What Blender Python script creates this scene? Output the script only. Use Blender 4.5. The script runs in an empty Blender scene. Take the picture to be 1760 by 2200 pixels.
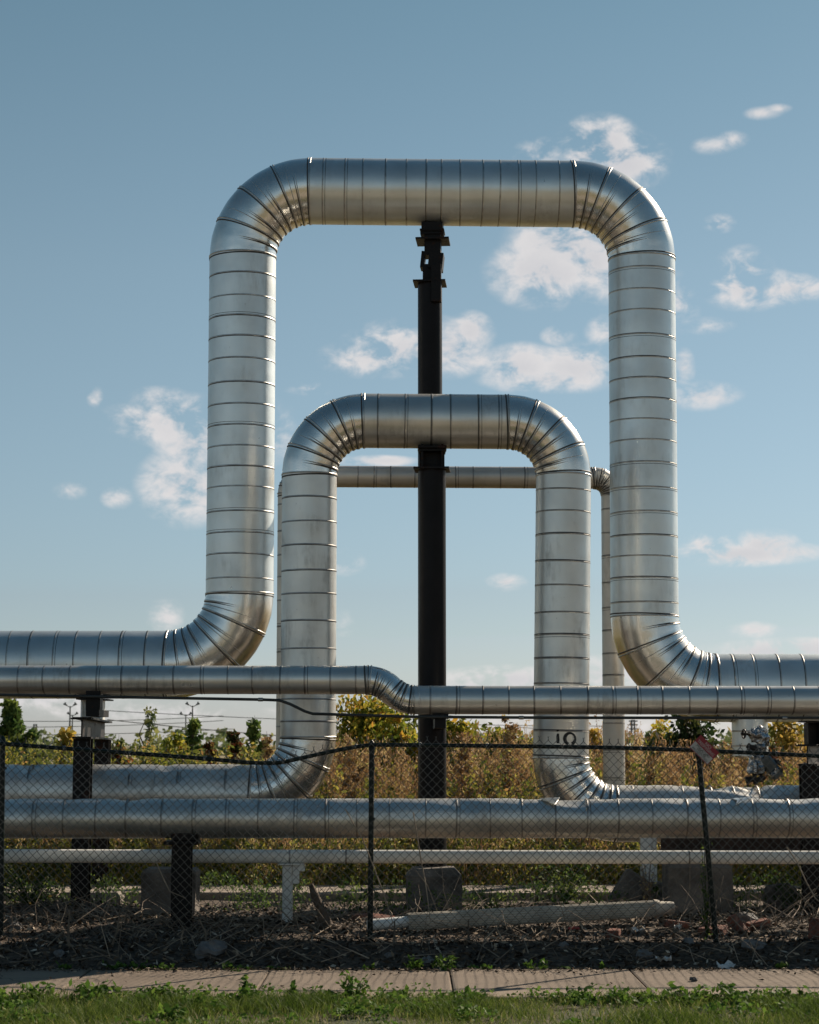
import bpy, math, random
import numpy as np
from mathutils import Vector, noise as mnoise
R = math.radians; PI = math.pi
random.seed(7); rng = np.random.default_rng(11)
scene = bpy.context.scene
COL = scene.collection

# ------------------------------------------------------------------ camera
CH, FPX, PITCH = 1.7, 4360.0, math.atan(500.0/4360.0)
cd = bpy.data.cameras.new('camera'); cam = bpy.data.objects.new('camera', cd); COL.objects.link(cam)
cam.location = (0, 0, CH); cam.rotation_euler = (PI/2 + PITCH, 0, 0)
cd.sensor_fit = 'VERTICAL'; cd.sensor_height = 36.0; cd.sensor_width = 28.8
cd.lens = FPX/2200.0*36.0; cd.clip_end = 4000; cd.clip_start = 0.1
cd.dof.use_dof = True; cd.dof.focus_distance = 19.5; cd.dof.aperture_fstop = 5.6
scene.camera = cam

def direction(px, py):
    u = (px-880)/FPX; v = (1100-py)/FPX
    return Vector((u, math.cos(PITCH)-v*math.sin(PITCH), math.sin(PITCH)+v*math.cos(PITCH)))
def at(px, py, Y):
    d = direction(px, py); return Vector((d.x*Y/d.y, Y, CH+d.z*Y/d.y))
def zat(py, Y): return at(880, py, Y).z
def xat(px, py, Y): return at(px, py, Y).x

# ------------------------------------------------------------------ sun, sky
SUN_AZ, SUN_EL = R(40), R(31.5)          # azimuth from +Y towards +X
sd = Vector((math.sin(SUN_AZ)*math.cos(SUN_EL), math.cos(SUN_AZ)*math.cos(SUN_EL), math.sin(SUN_EL)))
ld = bpy.data.lights.new('sun', 'SUN'); ld.energy = 5.0; ld.angle = R(0.45); ld.color = (1.0, 0.85, 0.68)
sun = bpy.data.objects.new('sun', ld); COL.objects.link(sun); sun.location = (10, 10, 20)
sun.rotation_euler = sd.to_track_quat('Z', 'Y').to_euler()

scene.view_settings.view_transform = 'Standard'; scene.view_settings.look = 'None'
scene.view_settings.exposure = 0.48; scene.view_settings.gamma = 1.0

class NT:
    def __init__(s, tree): s.t = tree; s.n = tree.nodes; s.l = tree.links
    def new(s, typ, **kw):
        n = s.n.new(typ)
        for k, v in kw.items(): setattr(n, k, v)
        return n
    def link(s, a, b): s.l.new(a, b)
    def put(s, sock, v):
        if isinstance(v, bpy.types.NodeSocket): s.link(v, sock)
        elif v is not None: sock.default_value = v
    def math(s, op, a, b=None, c=None, clamp=False):
        n = s.new('ShaderNodeMath', operation=op, use_clamp=clamp); s.put(n.inputs[0], a)
        if b is not None: s.put(n.inputs[1], b)
        if c is not None: s.put(n.inputs[2], c)
        return n.outputs[0]
    def vmath(s, op, a, b=None, out=0):
        n = s.new('ShaderNodeVectorMath', operation=op); s.put(n.inputs[0], a)
        if b is not None: s.put(n.inputs[1], b)
        return n.outputs[out]
    def noise(s, vec, scale, detail=4, rough=0.55, dist=0.0, out='Fac'):
        n = s.new('ShaderNodeTexNoise'); s.put(n.inputs['Vector'], vec); n.inputs['Scale'].default_value = scale
        n.inputs['Detail'].default_value = detail; n.inputs['Roughness'].default_value = rough; n.inputs['Distortion'].default_value = dist
        return n.outputs[out]
    def ramp(s, fac, stops):
        n = s.new('ShaderNodeValToRGB'); s.put(n.inputs[0], fac); e = n.color_ramp.elements
        while len(e) < len(stops): e.new(0.5)
        for i, (p, c) in enumerate(stops):
            e[i].position = p; e[i].color = (c, c, c, 1) if not hasattr(c, '__len__') else (*c[:3], 1)
        return n.outputs[0]
    def mix(s, fac, a, b, blend='MIX'):
        n = s.new('ShaderNodeMix', data_type='RGBA', blend_type=blend)
        s.put(n.inputs[0], fac); 
        s.put(n.inputs[6], (*a, 1) if isinstance(a, tuple) and len(a) == 3 else a)
        s.put(n.inputs[7], (*b, 1) if isinstance(b, tuple) and len(b) == 3 else b)
        return n.outputs[2]
    def smooth(s, v, a, b):
        n = s.new('ShaderNodeMapRange', interpolation_type='SMOOTHSTEP'); s.put(n.inputs[0], v)
        n.inputs[1].default_value = a; n.inputs[2].default_value = b
        return n.outputs[0]

world = bpy.data.worlds.new('World'); scene.world = world; world.use_nodes = True
W = NT(world.node_tree); W.n.clear()
sky = W.new('ShaderNodeTexSky', sky_type='NISHITA'); sky.sun_disc = False
sky.sun_elevation = SUN_EL; sky.sun_rotation = SUN_AZ
sky.altitude = 200; sky.air_density = 1.0; sky.dust_density = 0.35; sky.ozone_density = 2.0
hs = W.new('ShaderNodeHueSaturation'); W.link(sky.outputs[0], hs.inputs['Color'])
hs.inputs['Saturation'].default_value = 0.66; hs.inputs['Hue'].default_value = 0.472; hs.inputs['Value'].default_value = 1.0
tc = W.new('ShaderNodeTexCoord'); dv = W.vmath('NORMALIZE', tc.outputs['Generated'])
sx = W.new('ShaderNodeSeparateXYZ'); W.link(dv, sx.inputs[0])
az = W.math('ARCTAN2', sx.outputs[0], sx.outputs[1]); el = W.math('ARCSINE', sx.outputs[2])
cmb = W.new('ShaderNodeCombineXYZ'); W.link(az, cmb.inputs[0]); W.link(el, cmb.inputs[1])
ae = cmb.outputs[0]
CLOUDS = [ # photo pixels of the cloud, half sizes, weight
 (1285,325,66,46,1.25), (1345,350,66,38,1.05), (1310,372,50,24,.8), (1165,328,42,20,.8), (1225,520,95,50,1), (1170,585,85,48,1), (1280,560,60,60,.9),
 (850,750,80,38,1), (800,770,80,26,.9), (965,745,60,40,.9), (1010,715,36,28,.85), (930,775,120,20,.7),
 (1120,790,62,32,.95), (1240,790,80,32,.95), (1180,815,100,18,.8), (1600,585,44,34,.95), (1610,620,70,28,1), (1700,620,66,20,.9),
 (1535,312,34,13,.5), (1575,300,24,12,.55), (1640,243,30,9,.38), (1672,234,20,7,.38), (1545,480,25,13,.85), (390,905,90,36,.95), (330,905,80,26,.8), (420,950,60,50,.85),
 (400,1045,70,52,.9), (385,1090,45,24,.6), (252,1070,24,15,.55), (150,1055,25,12,.48), (200,862,10,12,.5), (210,848,9,11,.5), (345,858,45,18,.6),
 (1590,1190,118,17,1.15), (1640,1172,50,22,.95), (1530,1175,46,24,.9), (1088,1252,30,13,.8), (742,1208,30,18,.8), (355,1322,28,24,.55),
 (1085,1462,110,20,1.2), (1010,1472,60,12,.9), (1300,1450,90,26,1.1), (1690,1400,120,18,1.25), (1460,650,30,40,.6), (1470,790,16,26,.7),
 (1505,850,60,20,.6), (1200,722,26,14,.7), (1520,700,40,12,.5), (1300,715,30,24,.6), (600,935,30,45,.55), (665,836,36,10,.6), (1010,930,90,8,.1),
 (800,990,70,8,.8), (1620,1355,40,12,.6), (720,1340,40,20,.45), (60,1500,200,20,.85), (330,1530,220,16,.75), (1230,1560,180,20,.8), (1000,1500,90,16,.7)]
field = None
for (cx, cy, rx, ry, w) in CLOUDS:
    d = direction(cx, cy).normalized(); a0 = math.atan2(d.x, d.y); e0 = math.asin(d.z)
    v = W.vmath('SUBTRACT', ae, (a0, e0, 0)); v = W.vmath('MULTIPLY', v, (FPX/(rx*1.75), FPX/(ry*1.9), 1))
    ln = W.vmath('LENGTH', v, out=1); g = W.math('MULTIPLY_ADD', ln, -w, w)
    field = g if field is None else W.math('SMOOTH_MAX', field, g, 0.12)
nz = W.noise(W.vmath('MULTIPLY', dv, (1, 1, 1.25)), 26, 9, 0.60, 0.25)
nz2 = W.noise(W.vmath('MULTIPLY', dv, (1, 1, 1.6)), 62, 7, 0.62, 0.5)
nn = W.math('ADD', W.math('MULTIPLY_ADD', nz, 6.5, -2.35), W.math('MULTIPLY_ADD', nz2, 4.4, -2.2))
fpos = W.math('MAXIMUM', field, 0.0)
dens = W.smooth(W.math('MULTIPLY', W.math('POWER', fpos, 0.8), nn), 0.04, 1.05)
# unseen sparse cumulus behind and beside the camera, added to brighten the pipe reflections
nb = W.noise(W.vmath('MULTIPLY', dv, (1, 1, 2.2)), 4.2, 8, 0.58, 0.2)
back = W.math('MULTIPLY', W.smooth(nb, 0.44, 0.60), W.smooth(sx.outputs[1], 0.55, 0.0))
back = W.math('MULTIPLY', back, W.math('MULTIPLY', W.smooth(sx.outputs[2], 0.0, 0.08), W.smooth(sx.outputs[2], 0.42, 0.16)))
dens = W.math('MAXIMUM', dens, W.math('MULTIPLY', back, 0.35))
shade = W.smooth(W.math('ADD', field, W.math('MULTIPLY_ADD', nz, 1.6, -0.8)), 0.1, 1.2)
ccol = W.mix(shade, (10.8, 10.3, 10.1), (8.6, 8.4, 8.6))
fade = W.math('MULTIPLY', dens, W.smooth(sx.outputs[2], -0.03, 0.015))
low = W.ramp(W.math('MULTIPLY', sx.outputs[2], 1.4, clamp=True), [(0, (.76, .85, .97)), (.12, (.76, .84, .94)), (.32, (.74, .84, .91)), (.52, (.58, .76, .84)), (1, (.34, .58, .76))])
front = W.smooth(sx.outputs[1], -.2, .5)
skyb = W.mix(1.0, hs.outputs[0], low, 'MULTIPLY')
skyc = W.mix(W.math('MULTIPLY', fade, 0.90), skyb, ccol)
bg = W.new('ShaderNodeBackground'); W.link(skyc, bg.inputs[0]); bg.inputs[1].default_value = 0.055
wo = W.new('ShaderNodeOutputWorld'); W.link(bg.outputs[0], wo.inputs[0])

# ------------------------------------------------------------------ helpers
def nrm(V): return np.asarray(V, dtype=np.float64).reshape(-1, 3)
def build(name, V, F, mats, parent=None, smooth=False, mi=None, tint=None, kind=None, origin=None):
    """link ONE mesh object; V in world coordinates"""
    V = nrm(V); o0 = np.zeros(3)
    if parent is not None:
        p = parent
        while p is not None: o0 = o0 + np.array(p.location); p = p.parent
    if origin is not None: org = np.array(origin, float)
    else: org = o0
    me = bpy.data.meshes.new(name)
    if isinstance(F, np.ndarray):
        n, k = F.shape
        me.vertices.add(len(V)); me.vertices.foreach_set('co', (V-org).ravel())
        me.loops.add(n*k); me.loops.foreach_set('vertex_index', F.astype(np.int32).ravel())
        me.polygons.add(n); me.polygons.foreach_set('loop_start', np.arange(0, n*k, k, dtype=np.int32))
        me.update(calc_edges=True)
    else:
        me.from_pydata((V-org).tolist(), [], F); me.update()
    if smooth: me.polygons.foreach_set('use_smooth', np.ones(len(me.polygons), dtype=bool))
    for m in (mats if isinstance(mats, (list, tuple)) else [mats]): me.materials.append(m)
    if mi is not None: me.polygons.foreach_set('material_index', np.asarray(mi, dtype=np.int32))
    if tint is not None:
        a = me.attributes.new('tint', 'FLOAT', 'POINT'); a.data.foreach_set('value', np.asarray(tint, dtype=np.float32))
    o = bpy.data.objects.new(name, me); COL.objects.link(o)
    if parent is not None: o.parent = parent; o.location = tuple(org-o0)
    else: o.location = tuple(org)
    if kind: o['kind'] = kind
    return o
def tag(o, label=None, cat=None, group=None, kind=None):
    if label: o['label'] = label
    if cat: o['category'] = cat
    if group: o['group'] = group
    if kind: o['kind'] = kind
    return o
def thing(name, label, cat, loc=(0, 0, 0), group=None):
    o = bpy.data.objects.new(name, None); COL.objects.link(o); o.location = loc; o.empty_display_size = 0.2
    return tag(o, label, cat, group)

class MB:
    """collects shapes, builds one mesh"""
    def __init__(s): s.V = []; s.F = []; s.M = []; s.S = []
    def add(s, V, F, m=0, smooth=False):
        b = len(s.V); s.V += [tuple(v) for v in V]; s.F += [tuple(i+b for i in f) for f in F]; s.M += [m]*len(F); s.S += [smooth]*len(F)
    def box(s, c, size, m=0, rot=None, bev=0.0):
        hx, hy, hz = size[0]/2, size[1]/2, size[2]/2
        if bev <= 0:
            P = [(x, y, z) for x in (-hx, hx) for y in (-hy, hy) for z in (-hz, hz)]
            F = [(0,1,3,2), (4,6,7,5), (0,4,5,1), (2,3,7,6), (0,2,6,4), (1,5,7,3)]
        else:
            P = []; b = min(bev, hx*.9, hy*.9, hz*.9); F = []
            lv = [(-hz, b), (-hz+b, 0), (hz-b, 0), (hz, b)]
            for z, i in lv:
                ax, ay = hx-i, hy-i
                P += [(-ax+ (b if i == 0 else 0), -ay, z), (ax-(b if i == 0 else 0), -ay, z), (ax, -ay+(b if i == 0 else 0), z), (ax, ay-(b if i == 0 else 0), z),
                      (ax-(b if i == 0 else 0), ay, z), (-ax+(b if i == 0 else 0), ay, z), (-ax, ay-(b if i == 0 else 0), z), (-ax, -ay+(b if i == 0 else 0), z)]
            for k in range(3):
                for j in range(8): F.append((k*8+j, k*8+(j+1) % 8, (k+1)*8+(j+1) % 8, (k+1)*8+j))
            F += [tuple(range(7, -1, -1)), tuple(range(24, 32))]
        if rot is not None: P = [rot @ Vector(p) for p in P]
        s.add([(p[0]+c[0], p[1]+c[1], p[2]+c[2]) for p in P], F, m)
    def tube(s, pts, r, seg=10, m=0, caps=True, smooth=True):
        pts = [Vector(p) for p in pts]; n = len(pts); rr = r if hasattr(r, '__len__') else [r]*n
        V = []; F = []; up = None
        for i, p in enumerate(pts):
            t = (pts[min(i+1, n-1)]-pts[max(i-1, 0)]).normalized()
            if up is None: up = t.orthogonal().normalized()
            up = (up - t*up.dot(t)).normalized(); b = t.cross(up)
            for j in range(seg):
                a = 2*PI*j/seg; V.append(p+(up*math.cos(a)+b*math.sin(a))*rr[i])
        for i in range(n-1):
            for j in range(seg): F.append((i*seg+j, i*seg+(j+1) % seg, (i+1)*seg+(j+1) % seg, (i+1)*seg+j))
        s.add(V, F, m, smooth)
        if caps:
            b0 = [tuple(v) for v in V[:seg]]; b1 = [tuple(v) for v in V[-seg:]]
            s.add(b0, [tuple(range(seg-1, -1, -1))], m); s.add(b1, [tuple(range(seg))], m)
    def build(s, name, mats, parent=None, smooth=None, kind=None, origin=None):
        o = build(name, s.V, s.F, mats, parent, mi=s.M, kind=kind, origin=origin)
        o.data.polygons.foreach_set('use_smooth', np.array(s.S, dtype=bool) if smooth is None else np.full(len(s.S), smooth))
        return o
from mathutils import Euler
def rotm(x=0, y=0, z=0): return Euler((x, y, z)).to_matrix()

def fbm(x, y, z=0, s=1.0, o=3):
    v = 0; a = 1; t = 0
    for i in range(o):
        v += a*mnoise.noise(Vector((x*s, y*s, z*s+i*7.3))); t += a; a *= .5; s *= 2.1
    return v/t

# ------------------------------------------------------------------ materials
def mat(name):
    m = bpy.data.materials.new(name); m.use_nodes = True; N = NT(m.node_tree); b = N.n['Principled BSDF']
    geo = N.new('ShaderNodeNewGeometry'); return m, N, b, geo.outputs['Position']
def bump(N, b, h, strength, dist):
    bn = N.new('ShaderNodeBump'); bn.inputs['Strength'].default_value = strength; bn.inputs['Distance'].default_value = dist
    N.put(bn.inputs['Height'], h); N.link(bn.outputs[0], b.inputs['Normal']); return bn

def metal_mat(name, base=(.73, .76, .745), rough=.32, dirt=.3, wob=.6, dirtcol=(.20, .18, .15), dscale=1.6, met=.90, haze_=.40):
    m, N, b, P = mat(name)
    d1 = N.noise(P, dscale, 8, .65); d2 = N.noise(N.vmath('MULTIPLY', P, (9, 9, 2.0)), 2.0, 6, .65)
    dm = N.math('MULTIPLY', N.smooth(d1, .46, .72), N.smooth(d2, .40, .66))
    spots = N.smooth(N.noise(P, 28, 3, .5), .70, .78)
    dm = N.math('MULTIPLY', N.math('MAXIMUM', dm, N.math('MULTIPLY', spots, .7)), dirt, clamp=True)
    tone = N.mix(N.smooth(N.noise(P, 2.3, 3, .5), .3, .7), tuple(c*.90 for c in base), tuple(c*1.06 for c in base))
    col = N.mix(dm, tone, dirtcol); N.link(col, b.inputs['Base Color'])
    b.inputs['Metallic'].default_value = 1.0
    rr = N.math('ADD', N.math('MULTIPLY_ADD', N.noise(P, 5, 5, .6), .16, rough-.08), N.math('MULTIPLY', dm, .3)); N.link(rr, b.inputs['Roughness'])
    N.link(N.math('MULTIPLY_ADD', dm, -.5, met), b.inputs['Metallic'])
    fine = N.noise(P, 130, 2, .5); lowf = N.noise(P, 3.2, 2, .4)
    b1 = N.new('ShaderNodeBump'); b1.inputs['Strength'].default_value = .10; b1.inputs['Distance'].default_value = .01; N.link(fine, b1.inputs['Height'])
    b2 = N.new('ShaderNodeBump'); b2.inputs['Strength'].default_value = wob; b2.inputs['Distance'].default_value = .012; N.link(lowf, b2.inputs['Height'])
    N.link(b2.outputs[0], b1.inputs['Normal']); N.link(b1.outputs[0], b.inputs['Normal'])
    gl = N.new('ShaderNodeBsdfGlossy'); N.link(col, gl.inputs['Color']); gl.inputs['Roughness'].default_value = .60; N.link(b1.outputs[0], gl.inputs['Normal'])
    mx = N.new('ShaderNodeMixShader'); mx.inputs[0].default_value = haze_; N.link(b.outputs[0], mx.inputs[1]); N.link(gl.outputs[0], mx.inputs[2]); N.link(mx.outputs[0], N.n['Material Output'].inputs[0])
    return m
M = {}
M['metal'] = metal_mat('aluminium_jacket', rough=.31)
M['metal_mid'] = metal_mat('aluminium_jacket_weathered', base=(.68, .67, .63), rough=.31, dirt=.55, met=.88, haze_=.33)
M['elbow'] = metal_mat('aluminium_elbow', met=.96, haze_=.16, base=(.80, .79, .75), rough=.17, dirt=.25, wob=1.0)
M['metal_old'] = metal_mat('aluminium_dented', base=(.70, .69, .65), rough=.34, dirt=.6, wob=1.4, dscale=2.6, met=.86, haze_=.28)
M['metal_dull'] = metal_mat('aluminium_dull', base=(.58, .55, .50), rough=.42, dirt=.5)
def simple(name, base, rough=.6, metallic=0, var=.25, scale=8, bs=.2, bd=.01, spec=.5):
    m, N, b, P = mat(name)
    n = N.noise(P, scale, 7, .6)
    c = N.mix(N.smooth(n, .3, .7), tuple(x*(1-var) for x in base), tuple(min(1, x*(1+var)) for x in base))
    N.link(c, b.inputs['Base Color']); b.inputs['Roughness'].default_value = rough; b.inputs['Metallic'].default_value = metallic
    b.inputs['Specular IOR Level'].default_value = spec
    if bs: bump(N, b, N.noise(P, scale*6, 5, .6), bs, bd)
    return m
M['seam'] = simple('seam_sealant', (.05, .045, .04), .6, bs=0)
M['bead'] = simple('seam_bead', (.50, .49, .46), .42, 1, bs=0)
M['band'] = simple('steel_band', (.34, .33, .31), .4, 1, bs=0)
M['black'] = simple('black_paint', (.006, .0045, .005), .42, var=.35, scale=5, bs=.1, spec=.18)
M['black_rust'] = simple('black_painted_steel', (.006, .0045, .0042), .6, var=.5, scale=9, bs=.3, spec=.12)
M['green_post'] = simple('dark_green_vinyl', (.004, .011, .009), .36, var=.3, bs=.05, spec=.25)
M['wire'] = simple('fence_wire', (.045, .046, .042), .28, .0, var=.3, bs=0, spec=.8)
M['white'] = simple('white_paint', (.72, .73, .70), .45, var=.12, scale=6, bs=.05)
M['white_pipe'] = simple('grey_white_pipe', (.80, .79, .74), .42, var=.10, scale=4, bs=.05)
M['concrete'] = simple('footing_concrete', (.13, .112, .095), .9, var=.6, scale=3, bs=.6, bd=.02)
M['brick'] = simple('brick', (.19, .075, .05), .9, var=.55, scale=14, bs=.5)
M['stone'] = simple('stone', (.13, .125, .12), .85, var=.4, scale=9, bs=.5)
M['paper'] = simple('litter_paper', (.6, .6, .58), .7, var=.15, bs=0)
M['red'] = simple('red_plastic', (.45, .02, .015), .4, var=.1, bs=0)
M['bark'] = simple('bark', (.09, .065, .045), .9, var=.4, scale=12, bs=.6)
M['twig'] = simple('dry_twig', (.28, .22, .16), .85, var=.4, scale=6, bs=0)
M['stalk'] = simple('dead_stalk', (.15, .11, .075), .85, var=.4, scale=6, bs=0)
M['sign_white'] = simple('sign_white', (.42, .40, .37), .5, var=.08, bs=0)
M['sign_red'] = simple('sign_red', (.24, .008, .016), .5, var=.12, bs=0)
M['ink'] = simple('black_ink', (.012, .012, .014), .6, var=.2, bs=0)
M['valve_iron'] = simple('valve_iron', (.03, .025, .022), .5, .5, var=.5, bs=.2)
M['foil'] = metal_mat('foil_wrap', base=(.55, .55, .54), rough=.22, dirt=.4, wob=2.0)
m, N, b, P = mat('crumpled_foil'); v = N.new('ShaderNodeTexVoronoi'); v.inputs['Scale'].default_value = 10; N.link(P, v.inputs['Vector'])
b.inputs['Base Color'].default_value = (.38, .38, .38, 1); b.inputs['Metallic'].default_value = .95; b.inputs['Roughness'].default_value = .22
bump(N, b, N.math('ADD', v.outputs[0], N.noise(P, 9, 3, .6)), .9, .06); M['crumple'] = m
M['pvc'] = simple('weathered_pvc', (.48, .44, .37), .6, var=.2, scale=5, bs=.1)
M['farpole'] = simple('far_pole', (.10, .11, .11), .7, bs=0)

m, N, b, P = mat('black_painted_rusty_steel'); n = N.noise(P, 5, 8, .68)
N.link(N.mix(N.smooth(n, .56, .68), N.mix(N.noise(P, 14, 4, .6), (.004, .0035, .0035), (.010, .008, .008)), (.045, .020, .012)), b.inputs['Base Color'])
N.link(N.math('MULTIPLY_ADD', N.smooth(n, .56, .68), .35, .5), b.inputs['Roughness']); b.inputs['Specular IOR Level'].default_value = .2; bump(N, b, N.noise(P, 60, 5, .6), .3, .01); M['black_rust'] = m
def leaf_mat(name, stops, trans=.42, rough=.55):
    m, N, b, P = mat(name)
    at_ = N.new('ShaderNodeAttribute'); at_.attribute_name = 'tint'
    c = N.ramp(at_.outputs['Fac'], stops); N.link(c, b.inputs['Base Color']); b.inputs['Roughness'].default_value = max(rough, .65)
    b.inputs['Specular IOR Level'].default_value = .2
    tr = N.new('ShaderNodeBsdfTranslucent'); N.link(c, tr.inputs[0])
    mx = N.new('ShaderNodeMixShader'); mx.inputs[0].default_value = trans
    N.link(b.outputs[0], mx.inputs[1]); N.link(tr.outputs[0], mx.inputs[2]); N.link(mx.outputs[0], N.n['Material Output'].inputs[0])
    return m
M['leaf_yellow'] = leaf_mat('yellow_green_leaves', [(0, (.07, .10, .015)), (.4, (.24, .27, .035)), (.75, (.50, .42, .06)), (1, (.55, .30, .05))])
M['leaf_green'] = leaf_mat('green_leaves', [(0, (.035, .07, .02)), (.5, (.09, .15, .035)), (1, (.22, .27, .06))])
M['leaf_dark'] = leaf_mat('dark_leaves', [(0, (.012, .025, .01)), (.5, (.035, .06, .02)), (.85, (.10, .11, .03)), (1, (.2, .13, .04))])
M['leaf_red'] = leaf_mat('autumn_red_leaves', [(0, (.03, .05, .015)), (.45, (.08, .08, .025)), (.75, (.20, .06, .03)), (1, (.28, .10, .03))])
M['leaf_gold'] = leaf_mat('gold_leaves', [(0, (.14, .15, .025)), (.5, (.45, .34, .07)), (1, (.62, .40, .09))])
M['leaf_far'] = leaf_mat('far_leaves', [(0, (.08, .12, .06)), (.5, (.17, .21, .08)), (1, (.32, .32, .10))], .3)
M['plume'] = leaf_mat('dry_plumes', [(0, (.17, .10, .045)), (.4, (.39, .245, .125)), (.75, (.62, .46, .24)), (1, (.52, .48, .16))], .35)
M['weed_leaf'] = leaf_mat('weed_leaves', [(0, (.05, .075, .018)), (.5, (.22, .24, .045)), (.8, (.44, .37, .08)), (1, (.42, .25, .09))], .4)
M['grass'] = leaf_mat('grass_blades', [(0, (.04, .07, .012)), (.45, (.10, .155, .025)), (.8, (.19, .23, .05)), (.93, (.34, .31, .11)), (1, (.50, .42, .22))], .35, .45)
M['broad'] = leaf_mat('broad_leaves', [(0, (.04, .085, .015)), (.6, (.085, .165, .025)), (1, (.17, .26, .045))], .4, .4)
M['chips'] = leaf_mat('mulch_chips', [(0, (.010, .007, .005)), (.5, (.09, .064, .043)), (.8, (.32, .245, .17)), (1, (.55, .47, .37))], .0, .9)

# ------------------------------------------------------------------ ground
def gz(x, y):
    t = min(1, max(0, (y-15.5)/.75)); t = t*t*(3-2*t)
    z = t*(.13 + .035*fbm(x, y, 1, .8)) + .02*t*fbm(x, y, 5, 3.0)
    z += .085*t*math.exp(-((y-17.4)/.9)**2)
    if y > 22: z += min(1, (y-22)/3)*.04*fbm(x, y, 9, .3)
    h = math.exp(-(((x+3.2)/.75)**2+((y-19.0)/.5)**2)); z += .12*h
    if y < 13.9: z += .012*fbm(x, y, 2, 1.5) - .01
    if y < 10.2: z -= .02
    return z
def grid(name, xs, ys, m, zf, kind='structure', tintf=None):
    V = [(x, y, zf(x, y)) for y in ys for x in xs]; nx = len(xs)
    F = [(j*nx+i, j*nx+i+1, (j+1)*nx+i+1, (j+1)*nx+i) for j in range(len(ys)-1) for i in range(nx-1)]
    return build(name, V, F, m, smooth=True, kind=kind)
m, N, b, P = mat('ground_soil')
n1 = N.noise(P, 1.4, 7, .62); n2 = N.noise(P, 22, 5, .65)
soil = N.mix(N.smooth(n2, .35, .65), (.028, .020, .014), (.13, .092, .062))
dry = N.mix(N.smooth(n2, .3, .7), (.12, .10, .045), (.26, .21, .10))
sp = N.new('ShaderNodeSeparateXYZ'); N.link(P, sp.inputs[0])
far = N.math('MAXIMUM', N.smooth(sp.outputs[1], 24, 30), N.smooth(sp.outputs[1], 10.5, 9.5))
col = N.mix(far, soil, dry)
grs = N.math('MULTIPLY', N.smooth(sp.outputs[1], 14.2, 13.9), N.smooth(sp.outputs[1], 9.8, 10.2))
col = N.mix(grs, col, N.mix(N.smooth(n1, .35, .6), (.035, .05, .015), (.10, .075, .045)))
N.link(col, b.inputs['Base Color']); b.inputs['Roughness'].default_value = .95; bump(N, b, n2, .8, .03)
M['ground'] = m
xs = list(np.concatenate([[-1500, -600, -250, -100, -40, -18], np.arange(-9, 10.01, .14), [18, 40, 100, 250, 600, 1500]]))
ys = list(np.concatenate([[-1200, -400, -120, -40, -12, -2, 4, 8], np.arange(10, 23.5, .11), np.arange(24, 36, 1.0), [45, 70, 120, 250, 600, 1300, 2600]]))
grid('ground', xs, ys, M['ground'], gz)

m, N, b, P = mat('sidewalk_concrete')
n1 = N.noise(P, 1.1, 6, .6); n2 = N.noise(P, 60, 4, .7); n3 = N.noise(P, 6, 6, .65)
vor = N.new('ShaderNodeTexVoronoi', feature='DISTANCE_TO_EDGE'); vor.inputs['Scale'].default_value = .55; N.link(N.vmath('ADD', P, N.vmath('MULTIPLY', N.noise(P, 2.5, 4, .6, out='Color'), (.5, .5, .5))), vor.inputs['Vector'])
crack = N.smooth(vor.outputs[0], .006, .002)
c = N.mix(N.smooth(n1, .3, .7), (.185, .138, .098), (.265, .205, .15)); c = N.mix(N.smooth(n2, .35, .7), c, N.mix(.5, c, (.16, .13, .10)))
c = N.mix(N.math('MULTIPLY', N.smooth(n3, .55, .75), .45), c, (.15, .125, .10)); c = N.mix(N.math('MULTIPLY', crack, .8), c, (.05, .04, .03))
N.link(c, b.inputs['Base Color']); b.inputs['Roughness'].default_value = .9; bump(N, b, N.math('SUBTRACT', n2, N.math('MULTIPLY', crack, 2.0)), .6, .004)
M['walk'] = m
mb = MB()
for k in range(-9, 10):
    x0 = .307+1.35*k; t = random.uniform(-.004, .006); ti = random.uniform(-.003, .004)
    x1 = x0+1.338; y0, y1 = 13.86, 15.53+random.uniform(-.02, .03)
    P4 = [(x0, y0), (x1, y0), (x1, y1), (x0, y1)]; zt = [.022+t, .022+t+ti, .022+t+ti, .022+t]
    e = .012
    V = [(px, py, -.08) for px, py in P4]+[(px, py, z-e*.5) for (px, py), z in zip(P4, zt)]
    In = [(x0+e, y0+e), (x1-e, y0+e), (x1-e, y1-e), (x0+e, y1-e)]
    V += [(px, py, z) for (px, py), z in zip(In, zt)]
    F = [(i, (i+1) % 4, 4+(i+1) % 4, 4+i) for i in range(4)]+[(4+i, 4+(i+1) % 4, 8+(i+1) % 4, 8+i) for i in range(4)]+[(8, 9, 10, 11)]
    mb.add(V, F)
mb.build('sidewalk', M['walk'], kind='structure')
# road behind the lawn (below the frame), seen in the pipes' reflections
m, N, b, P = mat('road_concrete'); n1 = N.noise(P, .8, 6, .6); n2 = N.noise(P, 40, 4, .7)
N.link(N.mix(N.smooth(n2, .3, .7), N.mix(n1, (.20, .165, .125), (.27, .22, .17)), (.32, .27, .21)), b.inputs['Base Color']); b.inputs['Roughness'].default_value = .9
M['road'] = m
mb = MB(); mb.box((0, 4.0, -.06), (240, 11.0, .1)); mb.box((0, 9.6, -.0), (240, .18, .1)); 
mb.build('road', M['road'], kind='structure')
# concrete strip under the pipe rack
mb = MB()
for x0, x1 in ((-8, -3.6), (-3.57, -1.2), (-1.17, 1.3), (1.33, 3.9), (3.93, 9)):
    mb.box(((x0+x1)/2, 21.55, .10+random.uniform(-.01, .01)), (x1-x0, 1.15, .20), rot=None, bev=.015)
mb.build('concrete_strip', simple('strip_concrete', (.24, .20, .16), .9, var=.3, scale=3, bs=.4), kind='structure')

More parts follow.
